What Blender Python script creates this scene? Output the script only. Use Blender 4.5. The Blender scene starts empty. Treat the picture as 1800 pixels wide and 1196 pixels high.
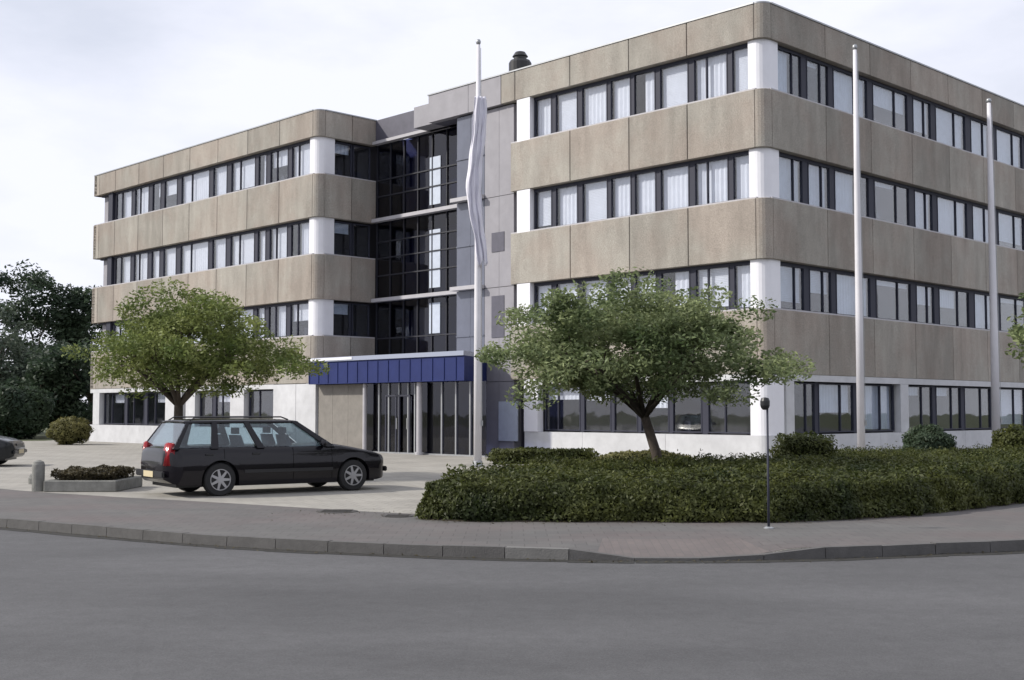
import bpy, bmesh, math, random
from mathutils import Vector, Matrix, noise
R = math.radians
random.seed(7)
scene = bpy.context.scene
COL = scene.collection

# ------------------------------------------------------------------ camera
cam_d = bpy.data.cameras.new("camera"); cam = bpy.data.objects.new("camera", cam_d); COL.objects.link(cam)
cam.location = (0, 0, 1.6); cam.rotation_euler = (R(90 + 3.27), 0, 0)
cam_d.sensor_width = 36; cam_d.lens = 36 * 2149.6 / 1800; cam_d.clip_end = 2000
scene.camera = cam
scene.render.resolution_x = 1024; scene.render.resolution_y = 680

# ------------------------------------------------------------------ sky and sun
SUN_EL, SUN_AZ = R(36), R(268)          # azimuth clockwise from +Y: the sun stands to the left
w = bpy.data.worlds.new("World"); scene.world = w; w.use_nodes = True
nt = w.node_tree; nt.nodes.clear()
def wn(t): return nt.nodes.new(t)
out = wn('ShaderNodeOutputWorld'); bg = wn('ShaderNodeBackground'); sky = wn('ShaderNodeTexSky')
sky.sky_type = 'NISHITA'; sky.sun_disc = False; sky.sun_elevation = SUN_EL; sky.sun_rotation = SUN_AZ
sky.air_density = 1.0; sky.dust_density = 2.0
tc = wn('ShaderNodeTexCoord'); mp = wn('ShaderNodeMapping'); mp.inputs['Scale'].default_value = (1, 1, 2.6)
n1 = wn('ShaderNodeTexNoise'); n1.inputs['Scale'].default_value = 2.2; n1.inputs['Detail'].default_value = 7; n1.inputs['Roughness'].default_value = .55
cr = wn('ShaderNodeValToRGB'); cr.color_ramp.elements[0].position = .36; cr.color_ramp.elements[1].position = .58
cr.color_ramp.elements[0].color = (.66,)*3 + (1,); cr.color_ramp.elements[1].color = (.97,)*3 + (1,)
mx = wn('ShaderNodeMixRGB'); mx.inputs[2].default_value = (9.8, 10.0, 11.2, 1)    # lit thin cloud, in the sky's own units
nt.links.new(tc.outputs['Generated'], mp.inputs[0]); nt.links.new(mp.outputs[0], n1.inputs['Vector'])
nt.links.new(n1.outputs[0], cr.inputs[0]); nt.links.new(cr.outputs[0], mx.inputs[0])
nt.links.new(sky.outputs[0], mx.inputs[1]); nt.links.new(mx.outputs[0], bg.inputs[0]); nt.links.new(bg.outputs[0], out.inputs[0])
bg.inputs[1].default_value = .10
sd = bpy.data.lights.new("sun", 'SUN'); sun = bpy.data.objects.new("sun", sd); COL.objects.link(sun)
sd.energy = 4.2; sd.angle = R(2.5); sd.color = (1, .95, .87)
dv = Vector((math.sin(SUN_AZ) * math.cos(SUN_EL), math.cos(SUN_AZ) * math.cos(SUN_EL), math.sin(SUN_EL)))
sun.rotation_euler = dv.to_track_quat('Z', 'Y').to_euler()
vs = scene.view_settings; vs.view_transform = 'Standard'; vs.look = 'None'; vs.gamma = 1; vs.exposure = 0

# ------------------------------------------------------------------ materials
def mat(name, col, rough=.7, metal=0., var=.0, vscale=3., bump=0., bscale=60., spec=.5, coat=0., col2=None, trans=0., big=0.):
    m = bpy.data.materials.new(name); m.use_nodes = True; t = m.node_tree; b = t.nodes['Principled BSDF']
    b.inputs['Base Color'].default_value = (*col, 1); b.inputs['Roughness'].default_value = rough
    b.inputs['Metallic'].default_value = metal; b.inputs['Specular IOR Level'].default_value = spec
    b.inputs['Coat Weight'].default_value = coat; b.inputs['Coat Roughness'].default_value = .04
    geo = t.nodes.new('ShaderNodeNewGeometry')
    if var or col2:
        n = t.nodes.new('ShaderNodeTexNoise'); n.inputs['Scale'].default_value = vscale; n.inputs['Detail'].default_value = 8; n.inputs['Roughness'].default_value = .65
        t.links.new(geo.outputs['Position'], n.inputs['Vector'])
        r = t.nodes.new('ShaderNodeValToRGB'); r.color_ramp.elements[0].position = .3; r.color_ramp.elements[1].position = .7
        c2 = col2 or tuple(min(1, c * (1 + var)) for c in col)
        r.color_ramp.elements[0].color = (*tuple(c * (1 - var) for c in col), 1); r.color_ramp.elements[1].color = (*c2, 1)
        t.links.new(n.outputs[0], r.inputs[0]); src = r.outputs[0]
        if big:
            n3 = t.nodes.new('ShaderNodeTexNoise'); n3.inputs['Scale'].default_value = .35; n3.inputs['Detail'].default_value = 5
            t.links.new(geo.outputs['Position'], n3.inputs['Vector'])
            mr = t.nodes.new('ShaderNodeMapRange'); mr.inputs['From Min'].default_value = .3; mr.inputs['From Max'].default_value = .7
            mr.inputs['To Min'].default_value = 1 - big; mr.inputs['To Max'].default_value = 1 + big
            mm = t.nodes.new('ShaderNodeVectorMath'); mm.operation = 'SCALE'
            t.links.new(n3.outputs[0], mr.inputs[0]); t.links.new(src, mm.inputs[0]); t.links.new(mr.outputs[0], mm.inputs['Scale']); src = mm.outputs[0]
        t.links.new(src, b.inputs['Base Color'])
    if bump:
        n2 = t.nodes.new('ShaderNodeTexNoise'); n2.inputs['Scale'].default_value = bscale; n2.inputs['Detail'].default_value = 4
        t.links.new(geo.outputs['Position'], n2.inputs['Vector'])
        bp = t.nodes.new('ShaderNodeBump'); bp.inputs['Strength'].default_value = bump; bp.inputs['Distance'].default_value = .02
        t.links.new(n2.outputs[0], bp.inputs['Height']); t.links.new(bp.outputs[0], b.inputs['Normal'])
    return m

def leaf_mat(name, c1, c2, scale=1.3):
    m = bpy.data.materials.new(name); m.use_nodes = True; t = m.node_tree; t.nodes.clear()
    o = t.nodes.new('ShaderNodeOutputMaterial'); d = t.nodes.new('ShaderNodeBsdfPrincipled'); tr = t.nodes.new('ShaderNodeBsdfTranslucent'); ms = t.nodes.new('ShaderNodeMixShader')
    geo = t.nodes.new('ShaderNodeNewGeometry'); n = t.nodes.new('ShaderNodeTexNoise'); n.inputs['Scale'].default_value = scale; n.inputs['Detail'].default_value = 3
    r = t.nodes.new('ShaderNodeValToRGB'); r.color_ramp.elements[0].position = .32; r.color_ramp.elements[1].position = .68
    r.color_ramp.elements[0].color = (*c1, 1); r.color_ramp.elements[1].color = (*c2, 1)
    hs = t.nodes.new('ShaderNodeHueSaturation'); mr = t.nodes.new('ShaderNodeMapRange'); mr.inputs['To Min'].default_value = .7; mr.inputs['To Max'].default_value = 1.35
    t.links.new(geo.outputs['Random Per Island'], mr.inputs[0]); t.links.new(mr.outputs[0], hs.inputs['Value'])
    t.links.new(geo.outputs['Position'], n.inputs['Vector']); t.links.new(n.outputs[0], r.inputs[0]); t.links.new(r.outputs[0], hs.inputs['Color'])
    t.links.new(hs.outputs[0], d.inputs['Base Color']); t.links.new(hs.outputs[0], tr.inputs[0])
    d.inputs['Roughness'].default_value = .55; d.inputs['Specular IOR Level'].default_value = .3
    ms.inputs[0].default_value = .36
    t.links.new(d.outputs[0], ms.inputs[1]); t.links.new(tr.outputs[0], ms.inputs[2]); t.links.new(ms.outputs[0], o.inputs[0])
    return m

def glass_mat(name, tint, refl=1.0, rough=.02):
    m = bpy.data.materials.new(name); m.use_nodes = True; t = m.node_tree; t.nodes.clear()
    o = t.nodes.new('ShaderNodeOutputMaterial'); g = t.nodes.new('ShaderNodeBsdfGlossy'); tr = t.nodes.new('ShaderNodeBsdfTransparent'); ms = t.nodes.new('ShaderNodeMixShader')
    lw = t.nodes.new('ShaderNodeLayerWeight'); lw.inputs[0].default_value = .5; pw = t.nodes.new('ShaderNodeMath'); pw.operation = 'POWER'; pw.inputs[1].default_value = 4
    f = t.nodes.new('ShaderNodeMath'); f.operation = 'MULTIPLY_ADD'; f.inputs[1].default_value = .92; f.inputs[2].default_value = .06
    t.links.new(lw.outputs['Facing'], pw.inputs[0]); t.links.new(pw.outputs[0], f.inputs[0])
    mu = t.nodes.new('ShaderNodeMath'); mu.operation = 'MULTIPLY'; mu.inputs[1].default_value = refl; mu.use_clamp = True
    g.inputs['Roughness'].default_value = rough; tr.inputs[0].default_value = (*tint, 1)
    geo = t.nodes.new('ShaderNodeNewGeometry'); nz = t.nodes.new('ShaderNodeTexNoise'); nz.inputs['Scale'].default_value = .9
    bp = t.nodes.new('ShaderNodeBump'); bp.inputs['Strength'].default_value = .15; bp.inputs['Distance'].default_value = .02
    t.links.new(geo.outputs['Position'], nz.inputs['Vector']); t.links.new(nz.outputs[0], bp.inputs['Height']); t.links.new(bp.outputs[0], g.inputs['Normal'])
    t.links.new(f.outputs[0], mu.inputs[0]); t.links.new(mu.outputs[0], ms.inputs[0]); t.links.new(tr.outputs[0], ms.inputs[1]); t.links.new(g.outputs[0], ms.inputs[2]); t.links.new(ms.outputs[0], o.inputs[0])
    return m

def pave_mat(name, c1, c2, mortar, sx, sy, rot=0, big=.12, col3=None):
    """brick-laid paving in world x/y"""
    m = bpy.data.materials.new(name); m.use_nodes = True; t = m.node_tree; b = t.nodes['Principled BSDF']; b.inputs['Roughness'].default_value = .85
    b.inputs['Specular IOR Level'].default_value = .25
    geo = t.nodes.new('ShaderNodeNewGeometry'); mp_ = t.nodes.new('ShaderNodeMapping'); mp_.inputs['Rotation'].default_value = (0, 0, rot)
    br = t.nodes.new('ShaderNodeTexBrick'); br.inputs['Scale'].default_value = 1; br.inputs['Brick Width'].default_value = sx; br.inputs['Row Height'].default_value = sy
    br.inputs['Mortar Size'].default_value = .006; br.inputs['Color1'].default_value = (*c1, 1); br.inputs['Color2'].default_value = (*c2, 1); br.inputs['Mortar'].default_value = (*mortar, 1)
    n = t.nodes.new('ShaderNodeTexNoise'); n.inputs['Scale'].default_value = .55; n.inputs['Detail'].default_value = 7; n.inputs['Roughness'].default_value = .6
    r = t.nodes.new('ShaderNodeMapRange'); r.inputs['From Min'].default_value = .3; r.inputs['From Max'].default_value = .7; r.inputs['To Min'].default_value = 1 - big; r.inputs['To Max'].default_value = 1 + big
    v = t.nodes.new('ShaderNodeVectorMath'); v.operation = 'SCALE'
    t.links.new(geo.outputs['Position'], mp_.inputs[0]); t.links.new(mp_.outputs[0], br.inputs['Vector']); t.links.new(geo.outputs['Position'], n.inputs['Vector'])
    src = br.outputs[0]
    if col3:
        n2 = t.nodes.new('ShaderNodeTexNoise'); n2.inputs['Scale'].default_value = .42; n2.inputs['Detail'].default_value = 3
        mp2 = t.nodes.new('ShaderNodeMapping'); mp2.inputs['Location'].default_value = (13, 4, 0); t.links.new(geo.outputs['Position'], mp2.inputs[0]); t.links.new(mp2.outputs[0], n2.inputs['Vector'])
        rr = t.nodes.new('ShaderNodeMapRange'); rr.inputs['From Min'].default_value = .42; rr.inputs['From Max'].default_value = .62
        mxx = t.nodes.new('ShaderNodeMixRGB'); mxx.blend_type = 'MULTIPLY'; mxx.inputs[2].default_value = (*col3, 1)
        t.links.new(n2.outputs[0], rr.inputs[0]); t.links.new(rr.outputs[0], mxx.inputs[0]); t.links.new(src, mxx.inputs[1]); src = mxx.outputs[0]
    t.links.new(n.outputs[0], r.inputs[0]); t.links.new(src, v.inputs[0]); t.links.new(r.outputs[0], v.inputs['Scale']); t.links.new(v.outputs[0], b.inputs['Base Color'])
    bp = t.nodes.new('ShaderNodeBump'); bp.inputs['Strength'].default_value = .4; bp.inputs['Distance'].default_value = .004; bp.invert = True
    t.links.new(br.outputs['Fac'], bp.inputs['Height']); t.links.new(bp.outputs[0], b.inputs['Normal'])
    return m

def asphalt_mat():
    m = bpy.data.materials.new('asphalt'); m.use_nodes = True; t = m.node_tree; b = t.nodes['Principled BSDF']; b.inputs['Roughness'].default_value = .82; b.inputs['Specular IOR Level'].default_value = .35
    geo = t.nodes.new('ShaderNodeNewGeometry')
    def N(s, d, ro=.6, sc=None):
        n = t.nodes.new('ShaderNodeTexNoise'); n.inputs['Scale'].default_value = s; n.inputs['Detail'].default_value = d; n.inputs['Roughness'].default_value = ro
        if sc:
            mp_ = t.nodes.new('ShaderNodeMapping'); mp_.inputs['Scale'].default_value = sc; t.links.new(geo.outputs['Position'], mp_.inputs[0]); t.links.new(mp_.outputs[0], n.inputs['Vector'])
        else: t.links.new(geo.outputs['Position'], n.inputs['Vector'])
        return n
    def MR(n, a, b_, lo=.3, hi=.7):
        r = t.nodes.new('ShaderNodeMapRange'); r.inputs['From Min'].default_value = lo; r.inputs['From Max'].default_value = hi; r.inputs['To Min'].default_value = a; r.inputs['To Max'].default_value = b_; t.links.new(n.outputs[0], r.inputs[0]); return r
    g = N(70, 5, .85); big = N(.5, 6, .55, (.35, 1, 1)); bl = N(6, 5, .7)
    mu = t.nodes.new('ShaderNodeMath'); mu.operation = 'MULTIPLY'; mu2 = t.nodes.new('ShaderNodeMath'); mu2.operation = 'MULTIPLY'
    t.links.new(MR(g, .6, 1.42).outputs[0], mu.inputs[0]); t.links.new(MR(big, .74, 1.18).outputs[0], mu.inputs[1])
    t.links.new(mu.outputs[0], mu2.inputs[0]); t.links.new(MR(bl, .9, 1.1).outputs[0], mu2.inputs[1])
    v = t.nodes.new('ShaderNodeVectorMath'); v.operation = 'SCALE'; v.inputs[0].default_value = (.086, .0855, .088); t.links.new(mu2.outputs[0], v.inputs['Scale'])
    # fine cracks sealed dark
    vo = t.nodes.new('ShaderNodeTexVoronoi'); vo.feature = 'DISTANCE_TO_EDGE'; vo.inputs['Scale'].default_value = .28
    dn = t.nodes.new('ShaderNodeMixRGB'); dn.inputs[0].default_value = .12; nn = N(1.5, 4); t.links.new(geo.outputs['Position'], dn.inputs[1]); t.links.new(nn.outputs[1], dn.inputs[2]); t.links.new(dn.outputs[0], vo.inputs['Vector'])
    cm = t.nodes.new('ShaderNodeMapRange'); cm.inputs['From Min'].default_value = .0015; cm.inputs['From Max'].default_value = .005; cm.inputs['To Min'].default_value = .95; cm.inputs['To Max'].default_value = 1; t.links.new(vo.outputs['Distance'], cm.inputs[0])
    v2 = t.nodes.new('ShaderNodeVectorMath'); v2.operation = 'SCALE'; t.links.new(v.outputs[0], v2.inputs[0]); t.links.new(cm.outputs[0], v2.inputs['Scale'])
    t.links.new(v2.outputs[0], b.inputs['Base Color'])
    bp = t.nodes.new('ShaderNodeBump'); bp.inputs['Strength'].default_value = .5; bp.inputs['Distance'].default_value = .006; t.links.new(g.outputs[0], bp.inputs['Height']); t.links.new(bp.outputs[0], b.inputs['Normal'])
    return m

def panel_mat(name, c, var=.16):
    """washed aggregate concrete: grain, drip streaks that belong to the panel, tone changing from panel to panel"""
    m = bpy.data.materials.new(name); m.use_nodes = True; t = m.node_tree; b = t.nodes['Principled BSDF']; b.inputs['Roughness'].default_value = .9; b.inputs['Specular IOR Level'].default_value = .2
    geo = t.nodes.new('ShaderNodeNewGeometry')
    def N(s, d, sc=None):
        n = t.nodes.new('ShaderNodeTexNoise'); n.inputs['Scale'].default_value = s; n.inputs['Detail'].default_value = d; n.inputs['Roughness'].default_value = .6
        if sc:
            mp_ = t.nodes.new('ShaderNodeMapping'); mp_.inputs['Scale'].default_value = sc; t.links.new(geo.outputs['Position'], mp_.inputs[0]); t.links.new(mp_.outputs[0], n.inputs['Vector'])
        else: t.links.new(geo.outputs['Position'], n.inputs['Vector'])
        return n
    def MR(o, a, b_, lo=.3, hi=.7):
        r = t.nodes.new('ShaderNodeMapRange'); r.inputs['From Min'].default_value = lo; r.inputs['From Max'].default_value = hi; r.inputs['To Min'].default_value = a; r.inputs['To Max'].default_value = b_; t.links.new(o, r.inputs[0]); return r
    g = N(38, 4); s = N(2.2, 6, (1, 1, .22)); bl = N(.9, 5)
    vals = [MR(g.outputs[0], .72, 1.28), MR(s.outputs[0], .82, 1.10), MR(bl.outputs[0], .92, 1.08), MR(geo.outputs['Random Per Island'], .86, 1.12, 0, 1)]
    cur = vals[0].outputs[0]
    for q in vals[1:]:
        mu = t.nodes.new('ShaderNodeMath'); mu.operation = 'MULTIPLY'; t.links.new(cur, mu.inputs[0]); t.links.new(q.outputs[0], mu.inputs[1]); cur = mu.outputs[0]
    hm = t.nodes.new('ShaderNodeMixRGB'); hm.inputs[1].default_value = (c[0] * 1.03, c[1] * .985, c[2] * .97, 1); hm.inputs[2].default_value = (c[0] * .98, c[1] * 1.0, c[2] * 1.0, 1)
    h = N(.45, 3); t.links.new(MR(h.outputs[0], 0, 1, .4, .6).outputs[0], hm.inputs[0])
    v = t.nodes.new('ShaderNodeVectorMath'); v.operation = 'SCALE'; t.links.new(hm.outputs[0], v.inputs[0]); t.links.new(cur, v.inputs['Scale']); t.links.new(v.outputs[0], b.inputs['Base Color'])
    bp = t.nodes.new('ShaderNodeBump'); bp.inputs['Strength'].default_value = .6; bp.inputs['Distance'].default_value = .012; t.links.new(g.outputs[0], bp.inputs['Height']); t.links.new(bp.outputs[0], b.inputs['Normal'])
    return m

M = dict(
    agg=panel_mat('washed_aggregate_panel', (.335, .308, .272)),
    white=mat('white_render', (.52, .525, .54), .75, var=.10, vscale=2.2, bump=.2, big=.07),
    white_frame=mat('white_enamel_panel', (.76, .76, .80), .35, var=.03),
    grey_wall=mat('grey_metal_cladding', (.27, .262, .285), .6, var=.1, vscale=1.6, bump=.1),
    dark_frame=mat('dark_blue_grey_frame', (.035, .037, .055), .6, spec=.3),
    mull=mat('curtain_mullion_metal', (.016, .017, .026), .6),
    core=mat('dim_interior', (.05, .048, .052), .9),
    joint=mat('dark_joint', (.05, .045, .042), .9),
    blind=mat('pale_blind', (.80, .79, .84), .7, var=.06, vscale=4),
    blind2=mat('blue_grey_shaded_blind', (.50, .55, .64), .7, var=.08, vscale=4),  # blinds of the shaded facade: its shade is put into the colour
    glass=glass_mat('window_glass', (.93, .95, .97), 1.3),
    dark_glass=glass_mat('tinted_curtain_glass', (.30, .32, .46), .9),
    car_glass=glass_mat('car_glass', (.76, .83, .86), 1.2),
    ledge=mat('pale_metal_ledge', (.42, .41, .43), .5, var=.08),
    roof=mat('roof_gravel', (.2, .2, .2), .9, var=.2, vscale=20),
    blue=mat('blue_enamel', (.018, .028, .115), .6, spec=.2, var=.12, vscale=2),
    blue_trim=mat('pale_blue_trim', (.30, .33, .42), .45),
    brown=mat('brown_cladding', (.20, .185, .165), .7, var=.15, vscale=3),
    slate=mat('slate_fascia', (.085, .083, .11), .6, var=.15),
    pole=mat('white_painted_aluminium', (.66, .65, .68), .4, var=.04),
    steel=mat('galvanised_steel', (.35, .36, .37), .45, .6, var=.1),
    black=mat('black_paint', (.012, .012, .014), .4),
    flag=mat('pale_flag_cloth', (.70, .69, .76), .85, var=.04),
    bark=mat('bark', (.055, .042, .032), .9, var=.35, vscale=9, bump=.8, bscale=25),
    tyre=mat('tyre_rubber', (.018, .018, .019), .85),
    rim=mat('alloy_rim', (.42, .42, .44), .35, .7),
    black_car=mat('black_car_paint', (.008, .007, .010), .25, spec=.1, coat=.55),
    red_car=mat('maroon_car_paint', (.115, .014, .026), .3, .3, coat=1.0),
    dark_car=mat('dark_grey_car_paint', (.012, .014, .016), .3, spec=.2, coat=.4),
    lamp_red=mat('red_lamp_lens', (.28, .008, .014), .2),
    lamp_clear=mat('clear_lamp_lens', (.65, .62, .62), .12, .3),
    plate=mat('plate', (.55, .47, .30), .5),
    seam=mat('seam', (.001, .001, .001), 1.0, spec=0.),
    seat=mat('seat_cloth', (.03, .03, .035), .9),
    stone=mat('grey_stone', (.20, .20, .185), .9, var=.25, vscale=6, bump=.5),
    soil=mat('dark_soil', (.035, .028, .02), .95, var=.3, vscale=10),
    kerb=mat('concrete_kerb', (.092, .089, .086), .9, var=.18, vscale=5, bump=.4),
    kerb_pale=mat('pale_worn_kerb_end', (.15, .147, .14), .9, var=.12, vscale=5, bump=.4),
    gutter=mat('gutter_dark', (.022, .021, .018), .9, var=.3, vscale=7),  # dark strip on the road along the kerb's foot
    paint=mat('road_paint', (.72, .72, .74), .7, var=.12, vscale=14),
    grass=mat('ground_grass', (.065, .075, .03), .95, var=.35, vscale=4),
    iron=mat('cast_iron', (.07, .065, .06), .6, .4, var=.2, bump=.5, bscale=40),
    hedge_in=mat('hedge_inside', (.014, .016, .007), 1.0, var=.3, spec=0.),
    asphalt=asphalt_mat(),
    fore=pave_mat('forecourt_pavers', (.315, .30, .27), (.28, .268, .243), (.18, .172, .155), .30, .30, .2, .14),
    foot=pave_mat('footpath_pavers', (.122, .119, .115), (.110, .107, .105), (.085, .082, .08), .30, .30, 0, .10, (1.06, .96, .965)),
    apron=pave_mat('apron_clinkers', (.145, .125, .12), (.13, .115, .112), (.12, .11, .105), .2, .10, R(90), .12),
    leaf_a=leaf_mat('leaf_light', (.085, .125, .028), (.23, .26, .085)),
    leaf_b=leaf_mat('leaf_mid', (.08, .118, .045), (.27, .31, .15)),
    leaf_c=leaf_mat('leaf_dark', (.02, .038, .024), (.06, .088, .048), .5),
    leaf_g=leaf_mat('leaf_grey_green', (.05, .07, .05), (.10, .125, .09), .6),
    leaf_h=leaf_mat('hedge_leaf', (.024, .036, .009), (.10, .11, .030), 1.1),
    leaf_y=leaf_mat('leaf_olive', (.10, .10, .03), (.17, .16, .06), 1.5),
    leaf_br=leaf_mat('leaf_dry_brown', (.05, .042, .022), (.10, .085, .05), 1.5),
)

# ------------------------------------------------------------------ mesh helpers
def obj(name, bm, m, parent=None, smooth=False, kind=None, recalc=True):
    if recalc: bmesh.ops.recalc_face_normals(bm, faces=bm.faces)
    me = bpy.data.meshes.new(name); bm.to_mesh(me); bm.free()
    for x in (m if isinstance(m, (list, tuple)) else [m]): me.materials.append(x)
    if smooth:
        for p in me.polygons: p.use_smooth = True
    o = bpy.data.objects.new(name, me); COL.objects.link(o)
    if parent is not None: o.parent = parent
    if kind: o['kind'] = kind
    return o
def tag(o, label, cat, group=None):
    o['label'] = label; o['category'] = cat
    if group: o['group'] = group
    return o
def thing(name, label, cat, loc=(0, 0, 0), rz=0, group=None):
    o = bpy.data.objects.new(name, None); COL.objects.link(o); o.location = loc; o.rotation_euler = (0, 0, rz); o.empty_display_size = .3
    return tag(o, label, cat, group)
def hexa(bm, pts):
    v = [bm.verts.new(p) for p in pts]
    for f in ((0, 3, 2, 1), (4, 5, 6, 7), (0, 1, 5, 4), (1, 2, 6, 5), (2, 3, 7, 6), (3, 0, 4, 7)): bm.faces.new([v[i] for i in f])
    return v
def box(bm, x0, x1, y0, y1, z0, z1):
    return hexa(bm, [(x0, y0, z0), (x1, y0, z0), (x1, y1, z0), (x0, y1, z0), (x0, y0, z1), (x1, y0, z1), (x1, y1, z1), (x0, y1, z1)])
def tube(bm, pts, rads, n=10, cap=True):
    rings = []
    pts = [Vector(p) for p in pts]
    for i, p in enumerate(pts):
        d = (pts[min(i + 1, len(pts) - 1)] - pts[max(i - 1, 0)]).normalized()
        a = d.cross(Vector((0, 0, 1)));  a = a.normalized() if a.length > .05 else Vector((1, 0, 0)); b = d.cross(a).normalized()
        rings.append([bm.verts.new(p + (a * math.cos(2 * math.pi * k / n) + b * math.sin(2 * math.pi * k / n)) * rads[i]) for k in range(n)])
    for r0, r1 in zip(rings, rings[1:]):
        for k in range(n): bm.faces.new((r0[k], r0[(k + 1) % n], r1[(k + 1) % n], r1[k]))
    if cap: bm.faces.new(rings[0][::-1]); bm.faces.new(rings[-1])
def lathe(bm, prof, n=20, c=(0, 0, 0), axis='z'):
    rings = []
    for r, h in prof:
        ring = []
        for k in range(n):
            a = 2 * math.pi * k / n
            p = (r * math.cos(a), r * math.sin(a), h) if axis == 'z' else (r * math.cos(a), h, r * math.sin(a))
            ring.append(bm.verts.new((p[0] + c[0], p[1] + c[1], p[2] + c[2])))
        rings.append(ring)
    for a, b in zip(rings, rings[1:]):
        for k in range(n): bm.faces.new((a[k], a[(k + 1) % n], b[(k + 1) % n], b[k]))
    bm.faces.new(rings[0][::-1]); bm.faces.new(rings[-1])
def prism(bm, poly, z0, z1):
    a = [bm.verts.new((x, y, z0)) for x, y in poly]; b = [bm.verts.new((x, y, z1)) for x, y in poly]
    bm.faces.new(a[::-1]); bm.faces.new(b)
    for i in range(len(poly)): j = (i + 1) % len(poly); bm.faces.new((a[i], a[j], b[j], b[i]))
def inpoly(x, y, P):
    c = False; j = len(P) - 1
    for i in range(len(P)):
        xi, yi = P[i]; xj, yj = P[j]
        if (yi > y) != (yj > y) and x < (xj - xi) * (y - yi) / (yj - yi) + xi: c = not c
        j = i
    return c

# ------------------------------------------------------------------ ground, road, pavement, kerb
ROADZ = -.12
bm = bmesh.new(); box(bm, -400, 400, -300, 700, -1.2, ROADZ - .004); obj('ground', bm, M['grass'], kind='structure')
bm = bmesh.new()
# the kerb's line, left to right (the street bends round the corner of the plot)
kl = [(-34, 44), (-20, 28.2), (-12.5, 20.8), (-9.3, 18.3), (-7.07, 16.9), (-5.2, 15.65), (-3.9, 14.8), (-2.6, 14.15), (-1.3, 13.65), (-.2, 13.35), (.9, 13.15), (1.7, 13.1), (2.45, 13.15), (3.6, 13.35), (4.8, 13.75), (6.1, 14.15), (8.5, 15.5), (12.5, 18.6), (20, 26.8), (34, 41)]
def smooth_line(P, k=4):
    out_ = []
    for i in range(len(P) - 1):
        p0 = Vector(P[max(i - 1, 0)]); p1 = Vector(P[i]); p2 = Vector(P[i + 1]); p3 = Vector(P[min(i + 2, len(P) - 1)])
        for j in range(k):
            t = j / k
            out_.append(.5 * ((2 * p1) + (-p0 + p2) * t + (2 * p0 - 5 * p1 + 4 * p2 - p3) * t * t + (-p0 + 3 * p1 - 3 * p2 + p3) * t ** 3))
    out_.append(Vector(P[-1])); return out_
kl = [(x * 1.07, y * 1.07) for x, y in kl]
KL = smooth_line(kl, 6)
NX0, NX1 = 1.28, 2.62
def drop(x):
    """how far the edge of the path is lowered at the crossing"""
    k = min((x - NX0 + .75) / .75, (NX1 + .75 - x) / .75); k = max(0, min(1, k)); return -.098 * k * k * (3 - 2 * k)
road_poly = [(p.x, p.y + .1) for p in KL] + [(90, 60), (90, -60), (-90, -60), (-90, 70)]
vs_ = [bm.verts.new((x, y, ROADZ)) for x, y in road_poly]; bm.faces.new(vs_)
obj('road', bm, M['asphalt'], kind='structure')
def offset_line(L, d):
    o_ = []
    for i, p in enumerate(L):
        a = L[max(i - 1, 0)]; b = L[min(i + 1, len(L) - 1)]; t = (b - a).normalized(); o_.append(p + Vector((-t.y, t.x)) * d)
    return o_
def strip(bm, offs, dz, sel=lambda x: True, front=False):
    rows = [offset_line(KL, d) for d in offs]; grid = []
    for i in range(len(KL)):
        grid.append([bm.verts.new((r[i].x, r[i].y, dz + drop(KL[i].x) * max(0, 1 - (offs[j] - .12) / 1.1))) for j, r in enumerate(rows)])
    for i in range(len(grid) - 1):
        if not sel(KL[i].x) or not sel(KL[i + 1].x): continue
        for j in range(len(offs) - 1): bm.faces.new((grid[i][j], grid[i + 1][j], grid[i + 1][j + 1], grid[i][j + 1]))
    return grid
bm = bmesh.new(); g = strip(bm, (.12, .5, .85, 1.22, 4.5), 0)
far_row = [bm.verts.new((p[0].co.x * 1.0, 130, 0)) for p in g]
for i in range(len(g) - 1):
    bm.faces.new((g[i][-1], g[i + 1][-1], far_row[i + 1], far_row[i]))
    lo = [bm.verts.new((v.co.x, v.co.y, -.5)) for v in (g[i][0], g[i + 1][0])]; bm.faces.new((lo[0], lo[1], g[i + 1][0], g[i][0]))
for sgn, col in ((-1, g[0]), (1, g[-1])):
    x = sgn * 75; q = [bm.verts.new(p) for p in ((x, col[0].co.y + 45, 0), (x, 130, 0))]
    bm.faces.new((col[0], col[-1], far_row[0 if sgn < 0 else -1], q[1], q[0]))
obj('forecourt_paving', bm, M['fore'], kind='structure')
bm = bmesh.new(); strip(bm, (.14, .5, .85, 1.22, 4.0), .004); bmesh.ops.delete(bm, geom=[v for v in bm.verts if not v.link_faces], context='VERTS'); obj('footpath', bm, M['foot'], kind='structure')
bm = bmesh.new(); strip(bm, (.145, .5, .85, 1.22), .008, lambda x: NX0 - .45 < x < NX1 + .45); bmesh.ops.delete(bm, geom=[v for v in bm.verts if not v.link_faces], context='VERTS'); obj('driveway_apron', bm, M['apron'], kind='structure')
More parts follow.
